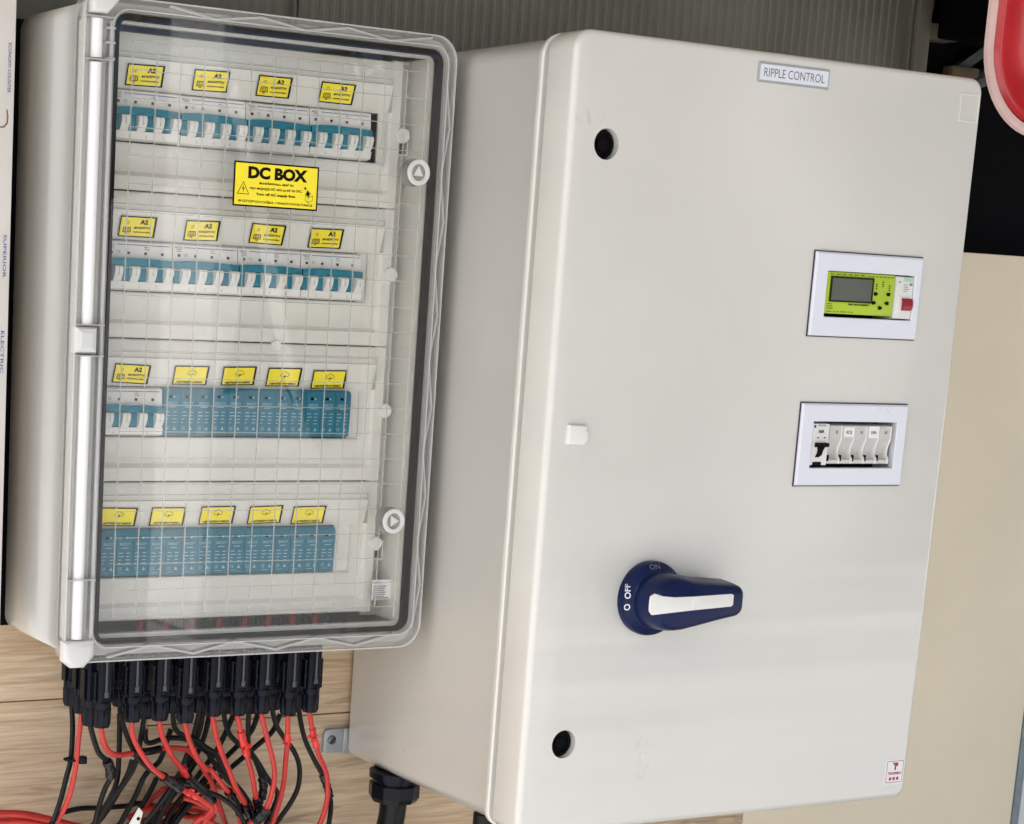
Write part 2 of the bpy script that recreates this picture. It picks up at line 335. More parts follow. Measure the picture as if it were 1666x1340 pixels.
CABLES={
 'R0':('r',[[-0.3667,-0.085,-0.3789],[-0.3688,-0.0829,-0.4071],[-0.3692,-0.0807,-0.4308],[-0.3712,-0.0786,-0.4518],[-0.374,-0.0764,-0.4687],[-0.3791,-0.0743,-0.484],[-0.3843,-0.0721,-0.4952],[-0.3902,-0.07,-0.5078]]),
 'K0':('k',[[-0.3687,-0.062,-0.3756],[-0.3678,-0.0643,-0.4005],[-0.3697,-0.0666,-0.4328],[-0.3745,-0.0689,-0.4485],[-0.3804,-0.0711,-0.4695],[-0.3866,-0.0734,-0.4864],[-0.3915,-0.0757,-0.4964],[-0.3977,-0.078,-0.5077]]),
 'R1':('r',[[-0.3624,-0.125,-0.3851],[-0.3574,-0.1191,-0.3995],[-0.3486,-0.1132,-0.4136],[-0.3342,-0.1073,-0.4208],[-0.3155,-0.1014,-0.4214],[-0.2936,-0.0955,-0.4223],[-0.2716,-0.0895,-0.4217],[-0.2475,-0.0836,-0.4254],[-0.2351,-0.0777,-0.4326],[-0.2224,-0.0718,-0.4449],[-0.2094,-0.0659,-0.4615],[-0.1978,-0.06,-0.4783]]),
 'K1':('k',[[-0.3688,-0.112,-0.3856],[-0.3625,-0.1079,-0.4018],[-0.3544,-0.1038,-0.4182],[-0.3436,-0.0997,-0.4281],[-0.3369,-0.0956,-0.4405],[-0.3362,-0.0914,-0.4513],[-0.3384,-0.0873,-0.4604],[-0.3418,-0.0832,-0.4764],[-0.345,-0.0791,-0.4995],[-0.3456,-0.075,-0.5146]]),
 'R2':('r',[[-0.3286,-0.125,-0.3812],[-0.3262,-0.1227,-0.3953],[-0.3172,-0.1205,-0.4127],[-0.3022,-0.1182,-0.432],[-0.2874,-0.1159,-0.444],[-0.2756,-0.1136,-0.4524],[-0.2621,-0.1114,-0.4616],[-0.2424,-0.1091,-0.4722],[-0.2271,-0.1068,-0.4824],[-0.2211,-0.1045,-0.4885],[-0.2283,-0.1023,-0.4979],[-0.2399,-0.1,-0.5057]]),
 'K2':('k',[[-0.3195,-0.075,-0.3763],[-0.3194,-0.0774,-0.3868],[-0.3122,-0.0797,-0.4088],[-0.3005,-0.0821,-0.4312],[-0.2892,-0.0844,-0.4426],[-0.278,-0.0868,-0.4498],[-0.2637,-0.0891,-0.4573],[-0.2497,-0.0915,-0.4592],[-0.2353,-0.0939,-0.4654],[-0.2223,-0.0962,-0.4729],[-0.2282,-0.0986,-0.4696],[-0.2106,-0.1009,-0.4767],[-0.1942,-0.1033,-0.4888],[-0.1838,-0.1056,-0.5033],[-0.1812,-0.108,-0.5158]]),
 'R3':('r',[[-0.2974,-0.125,-0.3817],[-0.2913,-0.12,-0.3995],[-0.2776,-0.115,-0.4222],[-0.2657,-0.11,-0.4353],[-0.2537,-0.105,-0.4485],[-0.2399,-0.1,-0.4611],[-0.2167,-0.095,-0.4805],[-0.2083,-0.09,-0.4947],[-0.2178,-0.085,-0.5069]]),
 'R4':('r',[[-0.2682,-0.125,-0.3855],[-0.26,-0.12,-0.4057],[-0.2476,-0.115,-0.4271],[-0.2322,-0.11,-0.4433],[-0.2266,-0.105,-0.4434],[-0.2061,-0.1,-0.466],[-0.1928,-0.095,-0.4797],[-0.1807,-0.09,-0.4977],[-0.1755,-0.085,-0.5168]]),
 'R5':('r',[[-0.2363,-0.125,-0.3806],[-0.2282,-0.1193,-0.4037],[-0.2166,-0.1136,-0.4267],[-0.205,-0.1079,-0.4457],[-0.1916,-0.1021,-0.4694],[-0.1784,-0.0964,-0.4862],[-0.1683,-0.0907,-0.5015],[-0.1594,-0.085,-0.5211]]),
 'R6':('r',[[-0.2072,-0.125,-0.3816],[-0.1972,-0.1183,-0.4059],[-0.1863,-0.1117,-0.4293],[-0.1753,-0.105,-0.4529],[-0.1666,-0.0983,-0.4766],[-0.158,-0.0917,-0.4963],[-0.1514,-0.085,-0.5233]]),
 'R7':('r',[[-0.1786,-0.125,-0.3812],[-0.1719,-0.1222,-0.3997],[-0.1629,-0.1194,-0.422],[-0.1556,-0.1167,-0.4415],[-0.1523,-0.1139,-0.4595],[-0.1537,-0.1111,-0.4772],[-0.1562,-0.1083,-0.4892],[-0.1605,-0.1056,-0.4996],[-0.1695,-0.1028,-0.5082],[-0.1771,-0.1,-0.514]]),
 'R8':('r',[[-0.1461,-0.125,-0.3853],[-0.1409,-0.1175,-0.4169],[-0.1375,-0.11,-0.4402],[-0.134,-0.1025,-0.4637],[-0.1333,-0.095,-0.4873],[-0.1358,-0.0875,-0.5123],[-0.1341,-0.08,-0.5262]]),
 'R9':('r',[[-0.1197,-0.125,-0.3833],[-0.112,-0.1193,-0.4041],[-0.0988,-0.1136,-0.4349],[-0.0844,-0.1079,-0.4589],[-0.0779,-0.1021,-0.4827],[-0.0766,-0.0964,-0.5033],[-0.0787,-0.0907,-0.5208],[-0.0781,-0.085,-0.5313]]),
 'K9':('k',[[-0.1021,-0.07,-0.3905],[-0.1001,-0.0728,-0.4082],[-0.0939,-0.0755,-0.4297],[-0.0826,-0.0783,-0.4517],[-0.0715,-0.081,-0.4709],[-0.0653,-0.0838,-0.4884],[-0.0635,-0.0865,-0.5026],[-0.0663,-0.0892,-0.5223],[-0.0696,-0.092,-0.5331]]),
 'K8':('k',[[-0.1353,-0.07,-0.3915],[-0.1288,-0.0694,-0.41],[-0.1179,-0.0688,-0.4253],[-0.1036,-0.0681,-0.4425],[-0.0956,-0.0675,-0.4607],[-0.0955,-0.0669,-0.4829],[-0.1039,-0.0663,-0.5016],[-0.1171,-0.0656,-0.5198],[-0.1225,-0.065,-0.5328]]),
 'K7':('k',[[-0.1642,-0.07,-0.3941],[-0.1636,-0.07,-0.4192],[-0.1611,-0.07,-0.4352],[-0.1508,-0.07,-0.4489],[-0.1404,-0.07,-0.4641],[-0.13,-0.07,-0.478],[-0.1229,-0.07,-0.4888],[-0.1269,-0.07,-0.5031],[-0.1325,-0.07,-0.5173],[-0.1382,-0.07,-0.5301]]),
 'K6':('k',[[-0.1948,-0.07,-0.3923],[-0.1923,-0.0728,-0.4068],[-0.1885,-0.0756,-0.4163],[-0.1785,-0.0783,-0.4263],[-0.1619,-0.0811,-0.4411],[-0.1527,-0.0839,-0.4612],[-0.1503,-0.0867,-0.4737],[-0.1534,-0.0894,-0.4872],[-0.1581,-0.0922,-0.499],[-0.1633,-0.095,-0.5181]]),
 'K5':('k',[[-0.2243,-0.07,-0.3899],[-0.228,-0.07,-0.408],[-0.2345,-0.07,-0.4302],[-0.2455,-0.07,-0.4578],[-0.2625,-0.07,-0.4849],[-0.2827,-0.07,-0.5074],[-0.2912,-0.07,-0.5194]]),
 'K4':('k',[[-0.2556,-0.07,-0.3881],[-0.2535,-0.072,-0.4046],[-0.2449,-0.074,-0.4131],[-0.2288,-0.076,-0.4193],[-0.2171,-0.078,-0.4281],[-0.2069,-0.08,-0.4354],[-0.196,-0.082,-0.4556],[-0.1838,-0.084,-0.4689],[-0.1715,-0.086,-0.4837],[-0.1638,-0.088,-0.4997],[-0.1605,-0.09,-0.5211]]),
 'K3':('k',[[-0.2892,-0.07,-0.3923],[-0.2906,-0.0683,-0.41],[-0.2959,-0.0667,-0.4437],[-0.3091,-0.065,-0.467],[-0.3225,-0.0633,-0.4846],[-0.3343,-0.0617,-0.5052],[-0.339,-0.06,-0.5179]]),
 'X0':('k',[[-0.1111,-0.045,-0.4042],[-0.1197,-0.045,-0.4234],[-0.1382,-0.045,-0.4383],[-0.1598,-0.045,-0.4543],[-0.1797,-0.045,-0.4688],[-0.2009,-0.045,-0.4847],[-0.2189,-0.045,-0.5006],[-0.2337,-0.045,-0.5183],[-0.2393,-0.045,-0.5308]]),
 'X1':('k',[[-0.1333,-0.035,-0.4029],[-0.1405,-0.0354,-0.4228],[-0.1559,-0.0359,-0.4377],[-0.176,-0.0363,-0.4552],[-0.1944,-0.0367,-0.4713],[-0.2125,-0.0371,-0.4901],[-0.2259,-0.0376,-0.5078],[-0.2376,-0.038,-0.53]]),
 'X2':('k',[[-0.2801,-0.055,-0.4081],[-0.2772,-0.0567,-0.4234],[-0.2554,-0.0583,-0.4191],[-0.2285,-0.06,-0.423],[-0.2069,-0.0617,-0.4384],[-0.2043,-0.0633,-0.4438],[-0.1851,-0.065,-0.4678],[-0.1695,-0.0667,-0.4816],[-0.1583,-0.0683,-0.4995],[-0.1545,-0.07,-0.5257]]),
 'X3':('k',[[-0.2449,-0.045,-0.4126],[-0.2506,-0.0458,-0.4291],[-0.2579,-0.0467,-0.447],[-0.2744,-0.0475,-0.4613],[-0.2859,-0.0483,-0.4844],[-0.3018,-0.0492,-0.5114],[-0.3076,-0.05,-0.5249]]),
 'X4':('k',[[-0.2995,-0.03,-0.3956],[-0.2989,-0.0308,-0.4181],[-0.2991,-0.0317,-0.4406],[-0.3006,-0.0325,-0.4687],[-0.3092,-0.0333,-0.4892],[-0.3266,-0.0342,-0.5147],[-0.334,-0.035,-0.5267]]),
 'X5':('k',[[-0.2521,-0.03,-0.4701],[-0.2628,-0.0317,-0.4891],[-0.2823,-0.0333,-0.5174],[-0.2901,-0.035,-0.5306]]),
 'X6':('k',[[-0.205,-0.028,-0.4567],[-0.2185,-0.0285,-0.476],[-0.2379,-0.029,-0.5005],[-0.2558,-0.0295,-0.5207],[-0.2632,-0.03,-0.533]]),
 'X7':('k',[[-0.1867,-0.025,-0.4763],[-0.2056,-0.0267,-0.4964],[-0.2259,-0.0283,-0.5148],[-0.2401,-0.03,-0.5292]]),
 'X8':('k',[[-0.2095,-0.05,-0.3951],[-0.2131,-0.05,-0.4164],[-0.2227,-0.05,-0.4415],[-0.2356,-0.05,-0.4635],[-0.2515,-0.05,-0.4867],[-0.2674,-0.05,-0.5084],[-0.2788,-0.05,-0.5261]]),
 'X9':('k',[[-0.2006,-0.048,-0.3975],[-0.2044,-0.0483,-0.4172],[-0.2114,-0.0487,-0.4368],[-0.2231,-0.049,-0.456],[-0.2391,-0.0493,-0.4806],[-0.2535,-0.0497,-0.5052],[-0.2619,-0.05,-0.5274]]),
 'XA':('k',[[-0.1664,-0.04,-0.4013],[-0.1736,-0.0403,-0.4181],[-0.1853,-0.0407,-0.4404],[-0.2002,-0.041,-0.4596],[-0.2181,-0.0413,-0.4814],[-0.2359,-0.0417,-0.503],[-0.2503,-0.042,-0.5307]]),
 'XB':('k',[[-0.2891,-0.045,-0.4437],[-0.2949,-0.046,-0.4601],[-0.3066,-0.047,-0.4802],[-0.3183,-0.048,-0.4975],[-0.3287,-0.049,-0.5091],[-0.3376,-0.05,-0.5208]]),
 'H7':('r',[[-0.2282,-0.05,-0.49],[-0.2133,-0.052,-0.495],[-0.1997,-0.054,-0.5044],[-0.205,-0.056,-0.512],[-0.1914,-0.058,-0.5213],[-0.1808,-0.06,-0.5319]]),
 'H0':('r',[[-0.4669,-0.03,-0.4893],[-0.4324,-0.03,-0.4939],[-0.4062,-0.03,-0.497],[-0.3795,-0.03,-0.5044],[-0.3523,-0.03,-0.5136],[-0.3247,-0.03,-0.5265]]),
 'H1':('r',[[-0.4704,-0.04,-0.4939],[-0.4361,-0.04,-0.4952],[-0.4048,-0.04,-0.4978],[-0.3781,-0.04,-0.5061],[-0.351,-0.04,-0.5179]]),
 'H2':('r',[[-0.4638,-0.022,-0.501],[-0.4291,-0.022,-0.5054],[-0.4081,-0.022,-0.5058],[-0.3832,-0.022,-0.5114],[-0.3578,-0.022,-0.5205]]),
 'H8':('r',[[-0.4742,-0.05,-0.4868],[-0.44,-0.05,-0.4905],[-0.4193,-0.05,-0.4926],[-0.3947,-0.05,-0.4986],[-0.3698,-0.05,-0.5067],[-0.3479,-0.05,-0.5189]]),
 'H9':('r',[[-0.4721,-0.045,-0.4966],[-0.4379,-0.045,-0.5008],[-0.4136,-0.045,-0.5018],[-0.3889,-0.045,-0.5072],[-0.3637,-0.045,-0.5188]]),
 'HA':('r',[[-0.2759,-0.035,-0.5059],[-0.2545,-0.035,-0.5026],[-0.2311,-0.035,-0.506],[-0.2108,-0.035,-0.5041],[-0.1917,-0.035,-0.5078],[-0.1981,-0.035,-0.5065],[-0.1867,-0.035,-0.5118],[-0.1831,-0.035,-0.5195],[-0.194,-0.035,-0.5244],[-0.2096,-0.035,-0.5275]]),
 'H3':('r',[[-0.281,-0.02,-0.5153],[-0.2567,-0.02,-0.5071],[-0.2365,-0.02,-0.5052],[-0.2129,-0.02,-0.5064],[-0.1923,-0.02,-0.5066],[-0.1811,-0.02,-0.506],[-0.1877,-0.02,-0.5024],[-0.173,-0.02,-0.508],[-0.1725,-0.02,-0.517],[-0.1868,-0.02,-0.5202],[-0.2058,-0.02,-0.5215],[-0.2279,-0.02,-0.5211]]),
 'H4':('r',[[-0.2696,-0.016,-0.5231],[-0.2481,-0.016,-0.5192],[-0.2263,-0.016,-0.5151],[-0.2011,-0.016,-0.5143],[-0.18,-0.016,-0.5205],[-0.1845,-0.016,-0.5259],[-0.1742,-0.016,-0.5387]]),
 'H5':('r',[[-0.2599,-0.02,-0.504],[-0.251,-0.02,-0.496],[-0.2419,-0.02,-0.4894],[-0.2296,-0.02,-0.486]]),
 'H6':('k',[[-0.3535,-0.012,-0.5055],[-0.3326,-0.012,-0.5029],[-0.3054,-0.012,-0.5045],[-0.2778,-0.012,-0.5046],[-0.2531,-0.012,-0.5052]]),
}


# ================================================================== SETTING
g = BM(); box(g, -40, 40, -60, 6, -1.42, -1.30); obj('ground', g, M['ground'], kind='structure')
roof = thing('added_shade_roof', 'unseen flat roof added over the wall to shade both boxes from the sun', 'roof', (0, -1.3, 0.98))  # unseen roof, added to keep direct sun off both boxes
b = BM(); box(b, -1.65, 4.5, -2.1, 0.6, 1.25, 1.31, 0.004, 1); obj('shade_roof_slab', b, M['bounce_roof'], roof)

yard = thing('reflection_wall', 'unseen dark wall added in front of the boxes for reflections, with white glare boards in its gaps', 'wall', (6, -5.0, -1.3))  # unseen dark wall and white boards, added for reflections and glare streaks
for x0, x1 in ((1.0, 1.93), (2.20, 4.44), (4.58, 4.68), (5.28, 12.0)):
    b = BM(); box(b, x0, x1, -5.05, -5.0, -1.30, 2.1, 0.005, 1); obj('reflection_panel', b, M['yard'], yard)
for x, ln in ((2.165, 0.62), (4.585, 0.30), (5.265, 0.92)):
    b = BM(); box(b, x, x + 0.03, -5.06 - ln, -5.06, -1.28, 2.0, 0.005, 1); obj('glare_board', b, M['glare'], yard)  # white boards added behind the gaps to throw glare onto lid and door
# oak laminate wall of staggered planks
wall = thing('wooden_wall', 'oak laminate board wall behind and below the clear-lidded box, with dark plank joints', 'wall', (-0.3, 0.0, -1.3))
b = BM(); box(b, -1.30, 0.62, 0.0125, 0.03, -1.30, 0.29); obj('backing_board', b, M['frame'], wall)
for xs, zs in (((-1.30, -0.2522), (-1.30, -1.10, -0.84, -0.612, -0.3830, -0.15, 0.06, 0.29)), ((-0.2518, 0.62), (-1.30, -1.06, -0.85, -0.640, -0.4190, -0.20, 0.02, 0.29))):
    for z0, z1 in zip(zs, zs[1:]):
        b = BM(); box(b, xs[0], xs[1], 0.0, 0.012, z0 + 0.0006, z1 - 0.0006, 0.0006, 1); obj('plank', b, M['wood'], wall)

b = BM(); box(b, -0.4375, -0.4180, -0.0015, 0.0, -0.300, 0.31); obj('painted_gap_shade', b, M['void'], wall)  # black strip stands in for the deep shade between carton and box
# dark ribbed sheets above
def ribbed(name, label, x0, x1, depth, grp):
    t = thing(name, label, 'panel', ((x0 + x1) / 2, 0.05, 0.20), grp)
    pitch = 0.0132; P = []; x = x0
    while x < x1 - pitch:
        P += [(x, 0.0), (x + pitch * 0.30, 0.0), (x + pitch * 0.45, depth), (x + pitch * 0.85, depth)]; x += pitch
    P.append((x1, 0.0))
    b = BM(); loops(b, [[(x, 0.050 - d, 0.20) for x, d in P], [(x, 0.050 - d, 1.25) for x, d in P]], False, False, closed=False)
    loops(b, [[(x, 0.054, 0.20) for x in (x0, x1)], [(x, 0.054, 1.25) for x in (x0, x1)]], False, False, closed=False)
    obj('ribbed_sheet', b, M['corr'], t, sharp=20)
    b = BM(); box(b, x1 - 0.003, x1 + 0.001, 0.040, 0.056, 0.20, 1.25, 0.001); obj('edge_trim', b, M['corr'], t)
    return t
ribbed('ribbed_panel', 'dark olive ribbed sheet behind the top of the clear-lidded box', -1.30, -0.090, 0.0006, 'ribbed sheets on the upper wall')
ribbed('ribbed_panel', 'long dark olive ribbed sheet behind the top of the grey cabinet', -0.082, 0.815, 0.0010, 'ribbed sheets on the upper wall')

# dark window right of the ribbed sheet
win = thing('dark_window', 'dark window opening with dull olive frame bars beside the red object', 'window', (1.2, 0.06, 0.15))
b = BM(); box(b, 0.819, 0.842, 0.034, 0.07, 0.152, 1.25, 0.002); obj('mullion', b, M['frame'], win)
b = BM(); strip(b, [(0.842, 0.428), (0.90, 0.430), (1.8, 0.520)], 0.020, 0.068, 0.040); obj('transom', b, M['frame'], win)
b = BM(); box(b, 0.82, 1.9, 0.070, 0.074, 0.152, 1.25); obj('pane', b, M['void'], win)
b = BM(); tube(b, [(0.92, 0.062, 0.355), (0.98, 0.058, 0.385), (1.06, 0.060, 0.40)], 0.012, 10); obj('hose', b, M['dim'], win)
b = BM(); box(b, 0.905, 0.955, 0.050, 0.069, 0.365, 0.392, 0.003); obj('bracket', b, M['dimtan'], win)
b = BM(); strip(b, [(0.845, 0.335), (0.99, 0.430)], 0.013, 0.069, 0.058); obj('diagonal_rod', b, M['dim'], win)
b = BM(); box(b, 0.858, 0.868, 0.050, 0.069, 0.455, 0.60, 0.003); box(b, 0.925, 0.948, 0.050, 0.069, 0.452, 0.60, 0.003); obj('upright_bar', b, M['dim'], win)

# cream board, trim, pale board on the right
t = thing('cream_board', 'tall flat cream board behind the right edge of the grey cabinet', 'board', (0.88, 0.0, -1.3))
b = BM(); box(b, 0.6215, 1.131, 0.0, 0.03, -1.30, 0.150, 0.0015); obj('board_face', b, M['cream'], t)
t = thing('trim_strip', 'narrow blue-grey vertical trim strip along the edge of the cream board', 'trim', (1.138, 0.0, -1.3))
b = BM(); box(b, 1.1325, 1.1455, -0.002, 0.03, -1.30, 0.150, 0.001); obj('trim_bar', b, M['trim'], t)
t = thing('pale_board', 'pale grey board at the lower right corner beyond the blue-grey trim', 'board', (1.4, 0.0, -1.3))
b = BM(); box(b, 1.147, 1.9, 0.0, 0.03, -1.30, 0.150, 0.0015); obj('board_face', b, M['pale'], t)

# red rounded object, upper right
t = thing('red_rounded_object', 'glossy red rounded object with a pale pink rim behind the cabinet top right corner', 'red object', (0.9, -0.15, 0.29))
loop0 = rrect(0.7420, 1.08, 0.286, 0.72, 0.105, 14); loop1 = inset(loop0, 0.018)
b = BM(); rg = []
for off, y in ((0.085, -0.118), (0.050, -0.128), (0.020, -0.1405), (0.004, -0.1480), (0.0, -0.1500), (0.002, -0.1535), (0.006, -0.1550), (0.0115, -0.1545), (0.0135, -0.150)):
    rg.append([(x, y, z) for x, z in inset(loop0, off)])
loops(b, rg, True, False); obj('rim', b, M['rrim'], t)
b = BM(); box(b, 0.86, 0.98, -0.119, 0.068, 0.42, 0.60, 0.004); obj('mounting_block', b, M['void'], t)
b = BM(); rg = []
for off, y in ((0.0135, -0.142), (0.0145, -0.152), (0.019, -0.1565), (0.026, -0.1572), (0.036, -0.1555), (0.07, -0.160), (0.11, -0.165)):
    rg.append([(x, y, z) for x, z in inset(loop0, off)])
loops(b, rg, True, True); obj('red_shell', b, M['rtub'], t)

# white carton, left edge
t = thing('printed_carton', 'off-white upright carton with faint vertical blue print at the left edge', 'carton', (-0.6, -0.06, -1.3))
b = BM(); box(b, -0.80, -0.4715, -0.12, 0.0, -0.292, 0.62, 0.002); obj('carton_body', b, M['carton'], t)
b = BM()
for s, z, w in (('ECONOMY COUNTER', 0.250, 0.045), ('SUPERIOR', 0.078, 0.040), ('ELECTRIC', -0.012, 0.040)):
    text(b, s, -0.4775, z, w, 0.0032, -0.1205, 0.0, -math.pi / 2)
obj('print', b, M['blueink'], t, kind='stuff')
b = BM(); outline(b, [(-0.4790, 0.2120), (-0.4780, 0.2060), (-0.4785, 0.2000), (-0.4815, 0.1965), (-0.4850, 0.1960)], 0.0014, -0.1204, False); obj('brown_mark', b, M['cardstain'], t)

# ================================================================== CLEAR-LIDDED DC BOX
A = thing('distribution_box', 'grey DC distribution box with clear hinged lid, four rows of switchgear and yellow labels', 'electrical box', (-0.22, 0.0, -0.304))
b = BM()
lo = rrect(-0.423, -0.020, -0.304, 0.315, 0.016, 5); li = inset(lo, 0.003)
loops(b, [[(x, y, z) for x, z in inset(lo, o)] for y, o in ((-0.0005, 0.0035), (-0.0015, 0.001), (-0.004, 0.0), (-0.157, 0.0))], True, False)
loops(b, [[(x, y, z) for x, z in li] for y in (-0.157, -0.012)], False, True)
ring(b, lo, rrect(-0.400, -0.036, -0.283, 0.2965, 0.006, 5), -0.149, -0.157)
obj('housing', b, M['box'], A)
b = BM(); box(b, -0.0565, -0.0365, -0.112, -0.108, -0.283, 0.297, 0.0005)
box(b, -0.0375, -0.0355, -0.149, -0.108, -0.283, 0.297)
for z in (0.262, 0.118, 0.051, -0.02, -0.09, -0.13, -0.236): box(b, -0.0560, -0.0372, -0.1145, -0.112, z, z + 0.0018)
obj('side_channel', b, M['panel'], A)
b = BM(); box(b, -0.41, -0.04, -0.100, -0.098, -0.28, 0.292); obj('inner_shade_back', b, M['dark'], A)  # dark sheet stands in for the shaded depth behind the row windows
b = BM(); ring(b, rrect(-0.3945, -0.0310, -0.2905, 0.3045, 0.014, 6), rrect(-0.3884, -0.0366, -0.2866, 0.2990, 0.008, 6), -0.1600, -0.1685)
obj('gasket', b, M['gasket'], A)
# lid
lid_o = rrect(-0.4265, -0.0170, -0.3085, 0.3190, (0.012, 0.026, 0.026, 0.012), 6); lid_i = rrect(-0.3955, -0.0300, -0.2915, 0.3055, 0.0145, 6)
b = BM()
prof = [(lid_o, 0.0, -0.152), (lid_o, 0.0, -0.166), (lid_o, 0.002, -0.1705), (lid_o, 0.0055, -0.1725), (lid_o, 0.0062, -0.1708), (lid_i, -0.0015, -0.1708), (lid_i, -0.001, -0.1735), (lid_i, 0.0, -0.1740), (lid_i, 0.0006, -0.1715), (lid_i, 0.0008, -0.165)]
loops(b, [[(x, y, z) for x, z in inset(p, o)] for p, o, y in prof], False, False)
lid = obj('lid', b, M['rim'], A)
b = BM(); prism(b, inset(lid_i, 0.0010), -0.1705, -0.1730, 0.0006, 2); obj('pane', b, M['pane'], lid)
b = BM(); ring(b, inset(lid_o, 0.0007), inset(lid_o, 0.0020), -0.1680, -0.1734); obj('rim_edge', b, M['rim2'], lid)
b = BM(); ring(b, inset(lid_i, -0.0026), inset(lid_i, -0.0014), -0.1680, -0.1742); obj('rim_edge', b, M['rim2'], lid)
def zig(pts):
    for p, q in zip(pts, pts[1:]):
        b = BM(); strip(b, [p, q], 0.0022, -0.1690, -0.1732); obj('rim_rib_and_shade', b, M['rib'], lid)
        d = (Vector(q) - Vector(p)).normalized(); o_ = Vector((-d.y, d.x)) * 0.0019; b = BM(); strip(b, [tuple(Vector(p) + o_), tuple(Vector(q) + o_)], 0.0016, -0.1690, -0.1722); obj('rim_rib_and_shade', b, M['smoke'], lid)  # darker strip beside each rib stands in for its shaded side
zs = [0.276 - 0.047 * i for i in range(13)]
zig([(-0.0285 if i % 2 == 0 else -0.0215, z) for i, z in enumerate(zs)])
zig([(-0.340 + 0.0485 * i, 0.3075 if i % 2 else 0.3145) for i in range(7)])
zig([(-0.380 + 0.0470 * i, -0.3035 if i % 2 == 0 else -0.2935) for i in range(8)])
for i in range(14):
    x = -0.3748 + 0.02506 * i
    b = BM(); box(b, x - 0.00060, x + 0.00060, -0.17045, -0.1696, -0.2635, 0.2813, 0.0002, 1); obj('grid_line', b, M['grid'], lid)
for i in range(22):
    z = 0.2810 - 0.02593 * i
    b = BM(); box(b, -0.3748, -0.0488, -0.17035, -0.1698, z - 0.00045, z + 0.00045, 0.0002, 1); obj('grid_line', b, M['grid'], lid)
# hinge column
b = BM(); box(b, -0.4255, -0.3995, -0.166, -0.1575, -0.284, 0.296, 0.002); obj('hinge_cover', b, M['panel'], A)
hr = BM()
for z0, z1 in ((-0.284, -0.0105), (0.0185, 0.258), (0.262, 0.297)):
    tube(hr, [(-0.4122, -0.1690, z0), (-0.4122, -0.1690, z1)], 0.0060, 16, 0)
hrod = obj('hinge_rod', hr, M['tube'], A)  # white colour stands in for the bright reflection along the clear rod
for x, y in ((-0.4252, -0.1740), (-0.3985, -0.1735)):
    b = BM(); box(b, x - 0.0009, x + 0.0009, y, -0.166, -0.284, 0.296, 0.0004, 1); obj('hinge_edge', b, M['rim2'], A)
b = BM(); prism(b, rect(-0.4262, -0.4035, -0.0085, 0.0165), -0.166, -0.1795, 0.006, 2); obj('hinge_knuckle', b, M['cap'], A, sharp=15)
for z in (-0.0105, 0.0185, 0.260, 0.298, -0.225):
    b = BM(); box(b, -0.4245, -0.3975, -0.1790, -0.166, z - 0.0006, z + 0.0006); obj('hinge_web', b, M['rib'], A)
for z in (0.289, 0.276, 0.262):
    b = BM(); box(b, -0.404, -0.3955, -0.176, -0.166, z - 0.0010, z + 0.0010); obj('hinge_web', b, M['rib'], A)
b = BM(); box(b, -0.3998, -0.3975, -0.1702, -0.1602, -0.275, 0.293); obj('hinge_groove', b, M['gasket'], A)
b = BM(); prism(b, [(-0.4215, 0.3010), (-0.4055, 0.3010), (-0.3930, 0.3150), (-0.3930, 0.3330), (-0.4215, 0.3330)], -0.166, -0.182, 0.004, 3); obj('corner_cap', b, M['cap'], A)
b = BM(); prism(b, [(-0.4280, -0.2855), (-0.4280, -0.3050), (-0.4190, -0.3120), (-0.4060, -0.3120), (-0.3955, -0.3010), (-0.3955, -0.2855)], -0.168, -0.180, 0.006, 3); obj('corner_cap', b, M['cap'], A)
# lock knobs
for x, z, up in ((-0.0640, 0.1820, 1), (-0.0677, -0.1708, 0)):
    b = BM(); lathe(b, [(0.0136, 0.0), (0.0141, 0.004), (0.0133, 0.007), (0.0133, 0.0135)], (x, -0.1725, z), (0, -1, 0), 36); k = obj('lock_knob', b, M['smoke'], A)
    b = BM(); lathe(b, [(0.0129, 0.0130), (0.0129, 0.0150), (0.0123, 0.0157), (0.0088, 0.0157), (0.0082, 0.0150), (0.0082, 0.0080)], (x, -0.1725, z), (0, -1, 0), 36); obj('knob_ring', b, M['cap'], k)
    b = BM(); rt = 0.0068; an = (90, 210, 330) if up else (0, 120, 240)
    prism(b, [(x + rt * math.cos(R(a)), z + rt * math.sin(R(a))) for a in an], -0.1800, -0.1872, 0.0005, 1); obj('key_triangle', b, M['cap'], k)
    b = BM(); lathe(b, [(0.0124, 0.0), (0.0124, 0.0045)], (x, -0.1733, z), (0, -1, 0), 24); obj('knob_shaft', b, M['corr'], k)
    b = BM(); lathe(b, [(0.0081, 0.0), (0.0081, 0.0010)], (x, -0.1800, z), (0, -1, 0), 24); obj('recess_floor', b, M['dim'], k)
# latch pockets on the side channel
for z0, z1 in ((0.2015, 0.2285), (-0.222, -0.200)):
    b = BM(); ring(b, rect(-0.0555, -0.0378, z0, z1), rect(-0.0545, -0.0395, z0 + 0.0016, z1 - 0.0016), -0.112, -0.1215); k = obj('latch_pocket', b, M['panel'], A)
    b = BM(); box(b, -0.0544, -0.0396, -0.1135, -0.1123, z0 + 0.0017, z1 - 0.0017); obj('pocket_floor', b, M['corr'], k)

